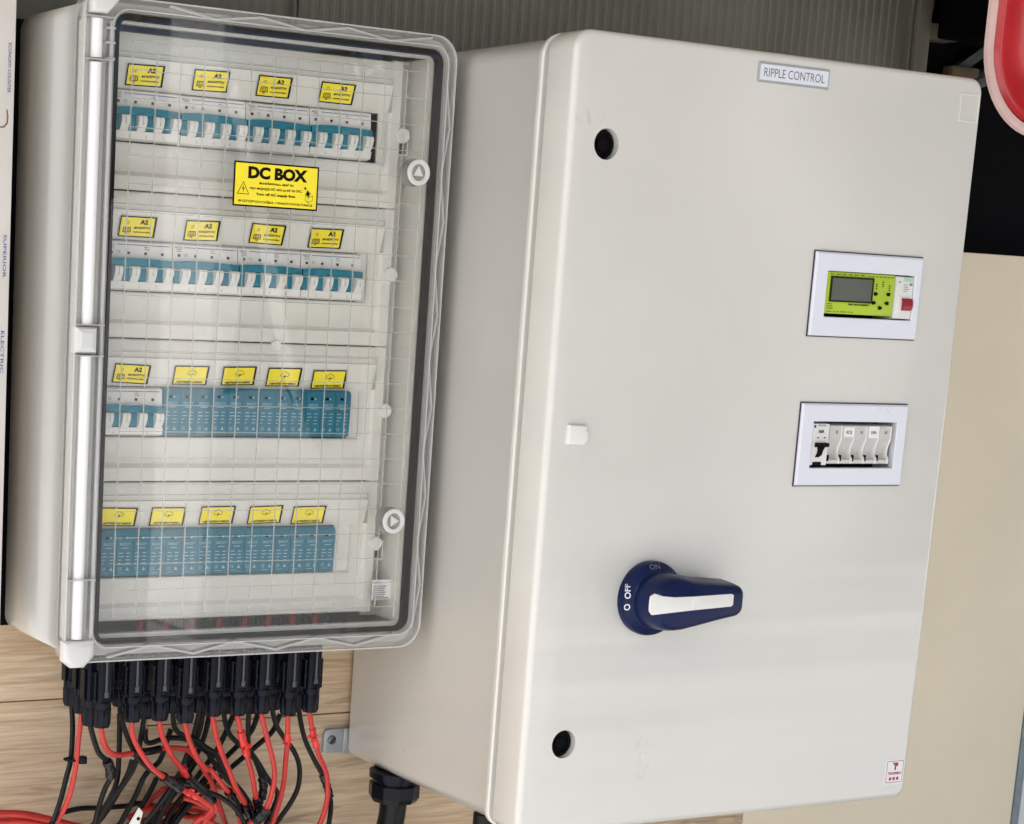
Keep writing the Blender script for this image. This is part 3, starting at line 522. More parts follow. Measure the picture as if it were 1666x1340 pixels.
# row panels
RC = (0.2170, 0.0760, -0.0650, -0.2060)
def strip_y(dz):                       # depth of the slanted label strip, by height above the row centre
    t_ = (dz - 0.0255) / (0.0520 - 0.0255); return -0.1290 - 0.0090 * t_
for r_, c in enumerate(RC):
    top = 0.0765 if r_ == 0 else 0.0700; bot = -0.0700
    prof = [(bot, -0.128), (bot + 0.001, -0.1300), (-0.0575, -0.1305), (-0.0565, -0.1305), (-0.0525, -0.1262), (-0.0445, -0.1244), (-0.0360, -0.1255), (-0.0255, -0.1285), (0.0240, -0.1285), (0.0255, -0.1290), (0.0520, -0.1380), (0.0528, -0.1350), (0.0575, -0.1342), (0.0580, -0.1325), (0.0645, -0.1318), (top - 0.001, -0.1300), (top, -0.128)]
    we = (-0.0798, -0.0945, -0.0965, -0.1045)[r_]; bd = (-0.0715, -0.0835, -0.0835, -0.0850)[r_]
    X = [-0.409, -0.386, we, -0.0695, -0.0660, -0.0625, -0.0555, -0.0525]
    b = BM(); V = {}
    for i, x in enumerate(X):
        for j, (dz, y) in enumerate(prof):
            f = 1.0 if i <= 3 else (0.0 if i >= 4 else 1)
            yy = y if i <= 3 else -0.1310
            if i == len(X) - 1: yy = -0.128
            z = c + dz
            if i >= len(X) - 2:            # rounded right-hand corners
                rr = 0.0035 if i == len(X) - 2 else 0.0085
                lim_t, lim_b = c + top - (0.0008 if i == len(X) - 2 else 0.006), c + bot + (0.0008 if i == len(X) - 2 else 0.006)
                z = min(max(z, lim_b), lim_t)
            V[i, j] = b.verts.new((x, yy, z))
    for i in range(len(X) - 1):
        for j in range(len(prof) - 1):
            if prof[j][0] == -0.0255 and i == 1: continue            # the window
            try: b.faces.new((V[i, j], V[i + 1, j], V[i + 1, j + 1], V[i, j + 1]))
            except ValueError: pass
    bmesh.ops.remove_doubles(b, verts=b.verts, dist=1e-5)
    # window reveal walls
    z0, z1 = c - 0.0255, c + 0.0240
    box(b, we, we + 0.0013, -0.1283, -0.1262, z0, z1); box(b, -0.386, we, -0.1281, -0.112, z1, z1 + 0.001); box(b, -0.386, we, -0.1281, -0.112, z0 - 0.001, z0)
    p = obj('row_panel', b, M['panel'], A, sharp=25)
    b = BM(); box(b, bd - 0.0007, bd + 0.0007, -0.1315, -0.1283, c - 0.024, c + 0.024, 0.0005, 1); box(b, -0.386, bd, -0.1312, -0.1290, c - 0.0272, c - 0.0262); obj('window_bead', b, M['cap'], p)
    xs = (-0.0515, -0.0560, -0.0530, -0.0545)[r_]
    b = BM(); lathe(b, [(0.0078, 0), (0.0078, 0.0045), (0.0068, 0.006), (0.0, 0.0064)][:3], (xs, -0.128, c + 0.004), (0, -1, 0), 24); sc = obj('screw_knob', b, M['knob'], p)
    b = BM(); lathe(b, [(0.0052, 0), (0.0050, 0.006)], (xs + 0.006, -0.122, c + 0.004), (0, -1, 0), 20); obj('screw_stem', b, M['knob'], p)
b = BM(); lathe(b, [(0.0052, 0), (0.0052, 0.004), (0.0046, 0.005), (0.0030, 0.005), (0.0028, 0.0040)], (-0.1870, -0.129, 0.0035), (0, -1, 0), 24); obj('cover_screw', b, M['knob'], A)

# cables passing the floor of the box, seen under the last row
for i, x in enumerate((-0.316, -0.287, -0.258, -0.225, -0.195, -0.167, -0.138, -0.110)):
    b = BM(); tube(b, [(x + 0.004, -0.104, -0.245), (x + 0.002, -0.106, -0.27), (x, -0.106, -0.3015)], 0.0042, 10, 3); obj('inner_wire', b, M['rwire'], A)
    b = BM(); tube(b, [(x + 0.017, -0.109, -0.245), (x + 0.016, -0.110, -0.3015)], 0.0042, 10, 0); obj('inner_wire', b, M['kwire'], A, label='black inner wire')

# yellow labels
def sheet(bm, x0, x1, z0, z1, yfun, th, curl=0.0):
    n = 8; rings = []
    for dy in (0.0, -th):
        pass
    F, Bk = [], []
    for i in range(n + 1):
        x = x0 + (x1 - x0) * i / n; e = abs(2 * i / n - 1) ** 6 * curl
        F.append([bm.verts.new((x, yfun(x, z) - th - e, z)) for z in (z0, (z0 + z1) / 2, z1)])
        Bk.append([bm.verts.new((x, yfun(x, z) - e * 0.96, z)) for z in (z0, (z0 + z1) / 2, z1)])
    for i in range(n):
        for j in range(2):
            bm.faces.new((F[i][j], F[i + 1][j], F[i + 1][j + 1], F[i][j + 1])); bm.faces.new((Bk[i][j], Bk[i][j + 1], Bk[i + 1][j + 1], Bk[i + 1][j]))
        for q in (0, 2): bm.faces.new((F[i][q], Bk[i][q], Bk[i + 1][q], F[i + 1][q]))
    for q in (0, n):
        for j in range(2): bm.faces.new((F[q][j], F[q][j + 1], Bk[q][j + 1], Bk[q][j]))
def spin(bm, x, z, a):
    bmesh.ops.rotate(bm, verts=bm.verts, cent=(x, 0, z), matrix=Matrix.Rotation(a, 3, 'Y'))
def warning(c, x0, x1, z0, z1, kind, tilt=0.0, n=0):
    yf = lambda x, z: strip_y(z - c) - 0.0006; ang = R(random.uniform(-1.8, 1.8)); xm, zm = (x0 + x1) / 2, (z0 + z1) / 2
    b = BM(); sheet(b, x0, x1, z0, z1, yf, 0.0006, 0.0008); spin(b, xm, zm, ang); o = obj('warning_label', b, M['ink'], A, label='yellow surge protection label' if kind else 'yellow A2 switch label')
    bw = 0.0011; b = BM(); sheet(b, x0 + bw, x1 - bw - 0.0012, z0 + bw, z1 - bw, lambda x, z: yf(x, z) - 0.0006, 0.0002, 0.0007); spin(b, xm, zm, ang); obj('yellow_face', b, M['yellow'], o)
    w, h = x1 - x0, z1 - z0; yt = lambda x, z: yf(x, z) - 0.00105 - abs(2 * (x - x0) / w - 1) ** 6 * 0.0008
    b = BM(); X = lambda u: x0 + u * w; Z = lambda v: z0 + v * h
    if kind == 0:
        text(b, 'A2', X(0.66), Z(0.74), 0.0086, 0.0046, yt, 0.06)
        text(b, 'ΔΙΑΚΟΠΤΗΣ', X(0.66), Z(0.46), w * 0.52, 0.0024, yt, 0.05); text(b, 'ΦΩΤΟΒΟΛΤΑΪΚΩΝ', X(0.66), Z(0.25), w * 0.52, 0.0017, yt, 0.06)
        px, pz = X(0.215), Z(0.45)
        outline(b, [(px - 0.0036, pz), (px - 0.0042, pz - 0.0042), (px + 0.0042, pz - 0.0042), (px + 0.0036, pz)], 0.0007, yt)
        for k in (-0.0014, -0.0028): flat(b, rect(px - 0.0038, px + 0.0038, pz + k - 0.0002, pz + k + 0.0002), yt)
        for k in (-0.0014, 0.0014): flat(b, rect(px + k - 0.0002, px + k + 0.0002, pz - 0.0042, pz), yt)
        flat(b, rect(px - 0.0014, px + 0.0014, pz - 0.0058, pz - 0.0050), yt)
        outline(b, circle(px, pz + 0.0048, 0.0013, 10), 0.0004, yt)
    else:
        px, pz = X(0.52), Z(0.64); cl = []
        for (ax, az, rr, a0, a1) in ((-0.0032, -0.0004, 0.0016, 270, 100), (-0.0004, 0.0012, 0.0021, 165, 25), (0.0030, 0.0000, 0.0017, 90, -90)):
            for k in range(7):
                a = R(a0 + (a1 - a0) * k / 6); cl.append((px + ax + rr * math.cos(a), pz + az + rr * math.sin(a)))
        outline(b, cl, 0.0004, yt)
        flat(b, [(px + 0.0010, pz + 0.0004), (px - 0.0014, pz - 0.0020), (px - 0.0001, pz - 0.0019), (px - 0.0013, pz - 0.0046), (px + 0.0016, pz - 0.0010), (px + 0.0003, pz - 0.0011)], yt)
        text(b, 'ΑΝΤΙΚΕΡΑΥΝΙΚΟ', X(0.5), Z(0.15), w * 0.80, 0.0021, yt, 0.06)
    spin(b, xm, zm, ang); obj('print', b, M['brownink'], o)
for r_, kinds, xs, zz in ((0, (0,) * 4, ((-0.3650, -0.3260), (-0.2945, -0.2560), (-0.2245, -0.1870), (-0.1535, -0.1140)), (0.0275, 0.0470)),
                          (1, (0,) * 4, ((-0.3665, -0.3280), (-0.2965, -0.2590), (-0.2240, -0.1855), (-0.1565, -0.1180)), (0.0275, 0.0470)),
                          (2, (0, 1, 1, 1, 1), ((-0.3670, -0.3285), (-0.3020, -0.2640), (-0.2480, -0.2105), (-0.1970, -0.1580), (-0.1440, -0.1040)), (0.0265, 0.0455)),
                          (3, (1,) * 5, ((-0.3765, -0.3365), (-0.3210, -0.2830), (-0.2660, -0.2270), (-0.2105, -0.1715), (-0.1590, -0.1200)), (0.0270, 0.0460))):
    for k, (x0, x1) in zip(kinds, xs):
        j = random.uniform(-0.0008, 0.0008) + ((x0 + 0.38) * 0.010 if r_ == 0 else 0)
        warning(RC[r_], x0, x1, RC[r_] + zz[0] + j, RC[r_] + zz[1] + j, k)

# DC BOX sticker on the outside of the lid
yS = -0.1736
b = BM(); prism(b, rrect(-0.2655, -0.1715, 0.1375, 0.1800, 0.0006, 2), -0.1730, yS, 0.0); dc = obj('title_sticker', b, M['ink'], lid)
# (a sub-part of the box: its print stays joined to the yellow face one level up)
b = BM(); flat(b, rect(-0.2639, -0.1731, 0.1391, 0.1784), yS - 0.0001); obj('title_face', b, M['yellow'], lid)
b = BM(); yt = yS - 0.0002; x0, w, z0, h = -0.2655, 0.094, 0.1375, 0.0425
text(b, 'DC BOX', x0 + w * 0.515, z0 + h * 0.765, w * 0.70, 0.0118, yt, 0.055)
obj('title_print', b, M['ink'], lid)
b = BM()
text(b, 'Διακόπτουμε πρώτα', x0 + w * 0.50, z0 + h * 0.535, w * 0.41, 0.0030, yt, 0.045)
text(b, 'την παροχή AC και μετά το DC.', x0 + w * 0.50, z0 + h * 0.415, w * 0.62, 0.0032, yt, 0.045)
text(b, 'Turn off AC supply first.', x0 + w * 0.50, z0 + h * 0.285, w * 0.47, 0.0032, yt, 0.045)
text(b, 'ΦΩΤΟΒΟΛΤΑΪΚΑ / PHOTOVOLTAICS', x0 + w * 0.50, z0 + h * 0.125, w * 0.88, 0.0030, yt, 0.035)
tx, tz = x0 + w * 0.115, z0 + h * 0.40
outline(b, [(tx - 0.0062, tz - 0.0052), (tx + 0.0062, tz - 0.0052), (tx, tz + 0.0062)], 0.0006, yt)
flat(b, [(tx + 0.0006, tz + 0.0034), (tx - 0.0016, tz - 0.0006), (tx + 0.0001, tz - 0.0003), (tx - 0.0005, tz - 0.0042), (tx + 0.0016, tz + 0.0006), (tx + 0.0001, tz + 0.0004)], yt)
hx, hz = x0 + w * 0.895, z0 + h * 0.33
for pl in ([(hx - 0.0042, hz + 0.0012), (hx - 0.0008, hz - 0.0016), (hx - 0.0008, hz - 0.0068), (hx - 0.0042, hz - 0.0040)], [(hx - 0.0008, hz - 0.0016), (hx + 0.0040, hz + 0.0006), (hx + 0.0040, hz - 0.0042), (hx - 0.0008, hz - 0.0068)], [(hx - 0.0042, hz + 0.0012), (hx - 0.0022, hz + 0.0056), (hx + 0.0014, hz + 0.0026), (hx - 0.0008, hz - 0.0016)]): outline(b, pl, 0.0004, yt)
flat(b, [(hx - 0.0036, hz + 0.0014), (hx - 0.0021, hz + 0.0048), (hx + 0.0007, hz + 0.0024), (hx - 0.0008, hz - 0.0008)], yt)
flat(b, circle(hx - 0.0048, hz + 0.0070, 0.0012, 10), yt)
obj('title_print', b, M['ink'], lid)
# rating plate at the bottom right inside the lid
b = BM(); prism(b, rect(-0.0600, -0.0290, -0.2615, -0.2400), -0.1392, -0.1400); k = obj('rating_label', b, M['sticker'], A)
b = BM()
text(b, 'KAEDRA', -0.0530, -0.2430, 0.012, 0.0022, -0.1402, 0.03)
for i in range(6): flat(b, rect(-0.0585, -0.0585 + random.uniform(0.012, 0.018), -0.2475 - i * 0.0022, -0.2465 - i * 0.0022), -0.1402)
flat(b, rect(-0.0585, -0.0390, -0.2605, -0.2592), -0.1402)
for i in range(4): flat(b, rect(-0.0370, -0.0320 - 0.001 * (i % 2), -0.2440 - i * 0.0035, -0.2425 - i * 0.0035), -0.1402)
obj('print', b, M['greyink'], k)

# ------------------------------------------------------------------ circuit breakers
def make_breaker():
    t = thing('circuit_breaker', '', 'circuit breaker', (0, 0, 0), 'four-pole circuit breakers in the clear-lidded box')
    b = BM(); w = 0.0714
    pr = [(-0.0245, -0.1310), (-0.0225, -0.1385), (-0.0156, -0.1402), (-0.0152, -0.1355), (0.0060, -0.1360), (0.0215, -0.1345), (0.0232, -0.1300)]
    loops(b, [[(x, y, z) for z, y in pr] + [(x, -0.1115, 0.0232), (x, -0.1115, -0.0245)] for x in (0.0003, w)])
    h = obj('housing', b, M['white'], t)
    b = BM()
    for k in range(1, 4): box(b, k * 0.018 - 0.0001, k * 0.018 + 0.0001, -0.1395, -0.13, -0.0215, -0.0140)
    obj('pole_gap', b, M['greyink'], h)
    b = BM(); n = 25; top = [0.0052 + 0.0016 * math.sin(math.pi * (i / n) ** 0.8) for i in range(n + 1)]
    poly = [(0.0003 + (w - 0.0006) * i / n, top[i]) for i in range(n + 1)] + [(w - 0.0003, -0.0010), (0.0003, -0.0010)]
    prism(b, poly, -0.1350, -0.1412, 0.0008, 2); obj('blue_band', b, M['teal'], t)
    b = BM(); box(b, 0.0006, w - 0.0006, -0.1392, -0.1350, -0.0150, -0.0009, 0.0012)
    obj('toggle_bed', b, M['teal'], t)
    for k in range(4):
        xc = 0.018 * k + 0.0112; b = BM()
        pr = [(-0.0008, -0.1370), (-0.0008, -0.1440), (-0.0016, -0.1462), (-0.0050, -0.1468), (-0.0090, -0.1456), (-0.0130, -0.1430), (-0.0165, -0.1404), (-0.0165, -0.1370)]
        loops(b, [[(xc + s * 0.0042, y, z) for z, y in pr] for s in (-1, 1)]); tg = obj('toggle', b, M['white'], t, sharp=50)
        b = BM()
        box(b, xc - 0.0002, xc + 0.0002, -0.1472, -0.1450, -0.0095, -0.0016); obj('toggle_ridge', b, M['block'], tg)
    for k in range(4):
        b = BM(); xi = 0.018 * k + 0.0070; prism(b, rect(xi - 0.0013, xi + 0.0013, 0.0103, 0.0127), -0.1345, -0.1362); obj('indicator', b, M['ind'], t)
    b = BM(); yl = lambda x, z: (-0.1362 + (z - 0.006) / 0.0155 * 0.0015)
    for k in range(2):
        x0 = 0.003 + 0.0375 * k
        for j in range(2): flat(b, rect(x0 + 0.001, x0 + random.uniform(0.004, 0.008), 0.0172 - j * 0.0020, 0.0178 - j * 0.0020), lambda x, z: yl(x, z) - 0.0001)
    text(b, 'CE', 0.0145, 0.0122, 0.0035, 0.0026, lambda x, z: yl(x, z) - 0.0001)
    text(b, 'SNCCY', 0.0065, 0.0192, 0.0085, 0.0017, lambda x, z: yl(x, z) - 0.0001, 0.02)
    obj('print', b, M['greyink'], t)
    b = BM(); flat(b, rect(0.0130, w - 0.002, 0.0190, 0.0196), lambda x, z: yl(x, z) - 0.0001); obj('blue_stripe', b, M['blueink'], t)
    return t
proto = make_breaker()
spots = []
for i, x in enumerate((-0.3800, -0.3080, -0.2360, -0.1640)):
    spots.append((x, RC[0], ('leftmost four-pole breaker in the top row, its left pole hidden by the lid edge', 'four-pole breaker in the top row under the second A2 label', 'four-pole breaker in the top row under the third A2 label', 'rightmost four-pole breaker in the top row, beside the dark gap')[i]))
for i, x in enumerate((-0.3815, -0.3095, -0.2375, -0.1655)):
    spots.append((x, RC[1], ('leftmost four-pole breaker in the second row, below the first A2 label', 'four-pole breaker in the second row below its second A2 label', 'four-pole breaker in the second row below its third A2 label', 'rightmost four-pole breaker in the second row, nearest the white screw knob')[i]))
spots.append((-0.3855, RC[2], 'lone white and blue four-pole breaker left of the blue surge protectors in the third row'))
for i, (x, z, lab) in enumerate(spots):
    o = proto if i == 0 else copy_tree(proto)
    o.location = (x, random.uniform(-0.0003, 0.0004), z + random.uniform(-0.0005, 0.0003)); o['label'] = lab
# ------------------------------------------------------------------ surge protectors
def make_spd():
    t = thing('surge_protector', '', 'surge protector', (0, 0, 0), 'blue three-pole surge protectors in the clear-lidded box')
    b = BM(); box(b, 0.0002, 0.0536, -0.1340, -0.1115, -0.0245, 0.0232, 0.0008, 1); obj('base', b, M['spd'], t)
    for k in range(3):
        x0 = 0.0004 + 0.0178 * k; x1 = x0 + 0.0174; b = BM()
        pr = [(-0.0240, -0.1338), (-0.0230, -0.1368), (0.0100, -0.1380), (0.0190, -0.1380), (0.0224, -0.1360), (0.0230, -0.1338)]
        loops(b, [[(x, y, z) for z, y in pr] for x in (x0, x1)]); c = obj('cartridge', b, M['spd'], t)
        b = BM(); yl = lambda x, z: -0.1382 + max(0, 0.010 - z) / 0.033 * 0.0012
        text(b, 'SNCCY', x0 + 0.0085, 0.0085, 0.0115, 0.0026, yl, 0.02)
        flat(b, rect(x0 + 0.005, x0 + 0.0125, 0.0042, 0.0050), yl)
        for j in range(4):
            flat(b, rect(x0 + 0.002, x0 + 0.002 + (0.0045, 0.0058, 0.003, 0.002)[j], -0.0010 - j * 0.0034, -0.0001 - j * 0.0034), yl)
            flat(b, rect(x0 + 0.0100, x0 + 0.0100 + (0.0045, 0.0040, 0.0042, 0.004)[j], -0.0010 - j * 0.0034, -0.0001 - j * 0.0034), yl)
        text(b, 'CE', x0 + 0.0042, -0.0165, 0.0040, 0.0032, yl, 0.01); flat(b, [(x0 + 0.0102, -0.0182), (x0 + 0.0142, -0.0182), (x0 + 0.0122, -0.0146)], yl)
        flat(b, rect(x0 + 0.003, x0 + 0.0095, -0.0206, -0.0201), yl)
        flat(b, circle(x0 + 0.0105, 0.0148, 0.0011, 8), -0.13805)
        obj('print', b, M['whiteink'], c)
        b = BM(); prism(b, rect(x0 + 0.0050, x0 + 0.0085, 0.0136, 0.0162), -0.1375, -0.1384); obj('status_window', b, M['gasket'], c)
    return t
proto = make_spd(); spots = []
for i, x in enumerate((-0.3130, -0.2594, -0.2058, -0.1522)):
    spots.append((x, RC[2] + 0.0005, ('surge protector in the third row beside the white breaker', 'surge protector in the third row, second to the right of the white breaker', 'surge protector in the third row, third to the right of the white breaker', 'surge protector at the right end of the third row')[i]))
for i, x in enumerate((-0.3760, -0.3224, -0.2688, -0.2152, -0.1616)):
    spots.append((x, RC[3] + 0.0005, ('surge protector at the left end of the bottom row', 'surge protector in the bottom row, second from the hinge side', 'surge protector in the middle of the bottom row', 'surge protector in the bottom row, next to the rightmost one', 'surge protector at the right end of the bottom row')[i]))
for i, (x, z, lab) in enumerate(spots):
    o = proto if i == 0 else copy_tree(proto)
    o.location = (x, random.uniform(-0.0004, 0.0004), z + random.uniform(-0.0004, 0.0003)); o['label'] = 'blue three-pole ' + lab

# ================================================================== GREY CABINET
B = thing('control_cabinet', 'large light grey control cabinet with rotary switch handle and RIPPLE CONTROL sign', 'cabinet', (0.27, 0.0, -0.472))
b = BM()
lo = rrect(0.001, 0.531, -0.4700, 0.3120, (0.014, 0.014, 0.020, 0.020), 6)
loops(b, [[(x, y, z) for x, z in inset(lo, o)] for y, o in ((-0.001, 0.012), (-0.003, 0.005), (-0.010, 0.0), (-0.290, 0.0), (-0.2925, -0.0015), (-0.2945, -0.0042), (-0.2990, -0.0046), (-0.3008, -0.0030), (-0.3010, 0.004), (-0.3070, 0.004))])
obj('housing', b, M['box'], B)
DF = -0.3513
lo = rrect(-0.0022, 0.5340, -0.4725, 0.3160, (0.014, 0.014, 0.016, 0.020), 6)
b = BM(); rg = []
for y, o in ((-0.3060, 0.003), (-0.3075, 0.0008), (-0.3100, 0.0), (-0.3440, 0.0)): rg.append([(x, y, z) for x, z in inset(lo, o)])
for k in range(1, 6):
    a = math.pi / 2 * k / 5; rg.append([(x, DF + 0.0065 * (1 - math.sin(a)), z) for x, z in inset(lo, 0.0065 * (1 - math.cos(a)))])
loops(b, rg)
door = obj('door', b, M['box'], B)
def carve(target, cutters):
    for cbm in cutters:
        bmesh.ops.recalc_face_normals(cbm, faces=cbm.faces)
        me = bpy.data.meshes.new('cut'); cbm.to_mesh(me); cbm.free(); co = bpy.data.objects.new('cut', me); COL.objects.link(co)
        md = target.modifiers.new('cut', 'BOOLEAN'); md.operation = 'DIFFERENCE'; md.object = co; md.solver = 'EXACT'
        dg = bpy.context.evaluated_depsgraph_get(); dg.update()
        nm = bpy.data.meshes.new_from_object(target.evaluated_get(dg)); target.modifiers.clear(); target.data = nm
        bpy.data.objects.remove(co); bpy.data.meshes.remove(me)
    target.data.polygons.foreach_set('use_smooth', [True] * len(target.data.polygons)); target.data.set_sharp_from_angle(angle=R(35))
LOCKS = ((0.0415, 0.2120), (0.0478, -0.3780)); cuts = []
for x, z in LOCKS:
    c = BM(); lathe(c, [(0.0146, 0.0), (0.0146, 0.05)], (x, -0.325, z), (0, -1, 0), 40); cuts.append(c)
for x0, x1, z0, z1 in ((0.3352, 0.4590, 0.0598, 0.1068), (0.3365, 0.4560, -0.0975, -0.0485)):
    c = BM(); box(c, x0 - 0.002, x1 + 0.002, -0.40, -0.318, z0 - 0.002, z1 + 0.002); cuts.append(c)
c = BM(); box(c, 0.021, 0.044, -0.4, -0.342, -0.0735, -0.0565); cuts.append(c)
carve(door, cuts)
for x, z in LOCKS:
    b = BM(); lathe(b, [(0.0143, 0.0), (0.0140, 0.0180), (0.0133, 0.0190), (0.0105, 0.0190), (0.0100, 0.0170), (0.0062, 0.0170), (0.0058, 0.0190), (0.0020, 0.0193)], (x, -0.326, z), (0, -1, 0), 40); k = obj('lock_insert', b, M['gasket'], door)
# white blanking plug, slightly askew
b = BM(); prism(b, [(0.0200, -0.0745), (0.0405, -0.0752), (0.0445, -0.0720), (0.0450, -0.0620), (0.0425, -0.0605), (0.0437, -0.0562), (0.0212, -0.0555)], -0.3425, -0.3565, 0.002, 3); obj('blanking_plug', b, M['knob'], door)
# RIPPLE CONTROL sign
b = BM(); prism(b, rect(0.2200, 0.3134, 0.2858, 0.3052), DF + 0.001, DF - 0.0016, 0.0003, 1); s = obj('name_plate', b, M['steel'], B)
b = BM(); prism(b, rect(0.2219, 0.3115, 0.2880, 0.3030), DF - 0.0010, DF - 0.0019); obj('plate_face', b, M['plate'], s)
b = BM(); text(b, 'RIPPLE CONTROL', 0.2667, 0.2955, 0.080, 0.0085, DF - 0.0021, 0.0); obj('print', b, M['greyink'], s)
# moulded square, top right
b = BM(); ring(b, rect(0.5005, 0.5280, 0.2702, 0.2985), rect(0.5020, 0.5265, 0.2714, 0.2973), DF + 0.001, DF - 0.0007); obj('moulded_square', b, M['panel'], door)
# red and white maker sticker, bottom right
b = BM(); prism(b, rect(0.4995, 0.5278, -0.4550, -0.4265), DF + 0.0005, DF - 0.0004); s = obj('maker_sticker', b, M['sticker'], B)
b = BM(); outline(b, rect(0.5015, 0.5258, -0.4530, -0.4285), 0.0006, DF - 0.0006)
text(b, 'T', 0.5140, -0.4345, 0.0080, 0.0085, DF - 0.0006, 0.05); flat(b, circle(0.5165, -0.4330, 0.0016, 8), DF - 0.00065)
text(b, 'TECHNIKA', 0.5137, -0.4425, 0.0205, 0.0032, DF - 0.0006, 0.04)
for i in range(3): flat(b, rect(0.5060 + i * 0.0055, 0.5095 + i * 0.0055, -0.4505, -0.4470), DF - 0.0006)
obj('print', b, M['pinkink'], s)
# hinges on the right edge
for z0, z1 in ((0.205, 0.272), (-0.05, 0.01), (-0.30, -0.235)):
    b = BM(); box(b, 0.5325, 0.5352, -0.346, -0.300, z0, z1, 0.001); obj('hinge', b, M['panel'], B)
# window frames
def window(name_z, x0, x1, z0, z1, ox0, ox1, oz0, oz1):
    b = BM(); ring(b, rect(x0 - 0.0008, x1 + 0.0004, z0 - 0.0012, z1 + 0.0012), rect(ox0 - 0.001, ox1 + 0.001, oz0 - 0.001, oz1 + 0.001), DF + 0.0005, DF - 0.0016); f = obj('window_seal', b, M['seal'], B)
    b = BM(); O = rect(x0, x1, z0, z1); I = rect(ox0, ox1, oz0, oz1)
    L4 = lambda p, y: [(x, y, z) for x, z in p]
    loops(b, [L4(O, DF - 0.0012), L4(O, DF - 0.0028), L4(inset(O, 0.0018), DF - 0.0048), L4(inset(I, -0.0008), DF - 0.0048), L4(I, DF - 0.0040), L4(I, -0.3480)], False, False)
    obj('frame_plate', b, M['plate'], f)
    b = BM(); box(b, ox0 - 0.0018, ox1 + 0.0018, -0.3240, -0.3200, oz0 - 0.0018, oz1 + 0.0018); obj('shade_backing', b, M['dark'], f)  # dark sheet stands in for the black shade in the pocket
window('upper', 0.3180, 0.4693, 0.0401, 0.1257, 0.3352, 0.4590, 0.0598, 0.1068)
window('lower', 0.3195, 0.4704, -0.1160, -0.0298, 0.3365, 0.4560, -0.0975, -0.0485)
# rotary handle
RX, RZ = 0.1385, -0.2300
rh = BM(); lathe(rh, [(0.0380, -0.0005), (0.0385, 0.006), (0.0375, 0.0095), (0.0300, 0.0135), (0.0290, 0.0160), (0.0100, 0.0165)], (RX, DF, RZ), (0, -1, 0), 56); rot = obj('rotary_switch', rh, M['navy'], B)
hp = []
for a in range(90, 271, 10): hp.append((RX + 0.0295 * math.cos(R(a)), RZ + 0.0295 * math.sin(R(a))))
tipx, tr = 0.2280, 0.0130
hp += [(RX + 0.010, RZ - 0.0290), (RX + 0.030, RZ - 0.0256), (RX + 0.056, RZ - 0.0208)]
for a in range(-82, 1, 16): hp.append((tipx - tr + tr * math.cos(R(a)), RZ - 0.0045 + tr * math.sin(R(a))))
for a in range(0, 91, 15): hp.append((tipx - tr + tr * math.cos(R(a)), RZ + 0.0072 + tr * math.sin(R(a))))
hp += [(RX + 0.058, RZ + 0.0216), (RX + 0.036, RZ + 0.0232), (RX + 0.018, RZ + 0.0262), (RX + 0.008, RZ + 0.0290)]
b = BM(); rg = [[(x, -0.3655, z) for x, z in inset(hp, 0.001)], [(x, -0.3690, z) for x, z in hp]]
rg += [[(x, y, z) for x, z in inset(hp, o)] for o, y in ((0.0015, -0.388), (0.0030, -0.3960), (0.0052, -0.3992), (0.0070, -0.4000))]
loops(b, rg); obj('lever', b, M['navy'], rot)
b = BM()
ip = [(0.1065, RZ - 0.0088)] + [(0.1045 + 0.0015 * math.cos(R(a)) - 0.0005, RZ + 0.0025 + 0.0098 * math.sin(R(a))) for a in (230, 200, 180, 160, 130)] + [(0.1080, RZ + 0.0125), (0.1180, RZ + 0.0098), (0.1330, RZ + 0.0083), (0.1560, RZ + 0.0083), (0.2060, RZ + 0.0096), (0.2092, RZ + 0.0082), (0.2092, RZ - 0.0018), (0.2070, RZ - 0.0035), (0.1560, RZ - 0.0058)]
prism(b, ip, -0.3985, -0.4008, 0.0004, 2); ins = obj('white_inlay', b, M['knob'], rot)
b = BM(); box(b, 0.1565, 0.1640, -0.4012, -0.4000, RZ - 0.0052, RZ + 0.0084, 0.0003, 1); obj('inlay_bridge', b, M['knob'], rot)
b = BM(); ys = lambda x, z: DF - 0.0098 - (0.0375 - min(0.0375, max(0.030, math.hypot(x - RX, z - RZ)))) / 0.0075 * 0.0042 - 0.0004
text(b, 'O  OFF', RX - 0.0345, RZ + 0.003, 0.0270, 0.0056, ys, 0.02, R(92)); obj('print', b, M['plate'], rot)
b = BM(); text(b, 'ON', RX - 0.0035, RZ + 0.0335, 0.0125, 0.0052, ys, 0.0, R(2)); obj('print', b, M['fadedink'], rot)
# wall bracket and its screw
b = BM(); prism(b, rrect(-0.0290, 0.0060, -0.4650, -0.4365, (0.004, 0.001, 0.001, 0.006), 4), -0.0005, -0.0050, 0.0008, 2); box(b, -0.0045, 0.0060, -0.0075, -0.0040, -0.4655, -0.4360, 0.001); br = obj('wall_bracket', b, M['steel'], B)
b = BM(); lathe(b, [(0.0056, 0.0), (0.0054, 0.0012), (0.0035, 0.0024)], (-0.0190, -0.0050, -0.4490), (0, -1, 0), 20); sc = obj('screw', b, M['screw'], br)
b = BM(); strip(b, [(-0.0225, -0.4520), (-0.0155, -0.4460)], 0.0011, -0.0071, -0.0077); obj('screw_slot', b, M['gasket'], br)
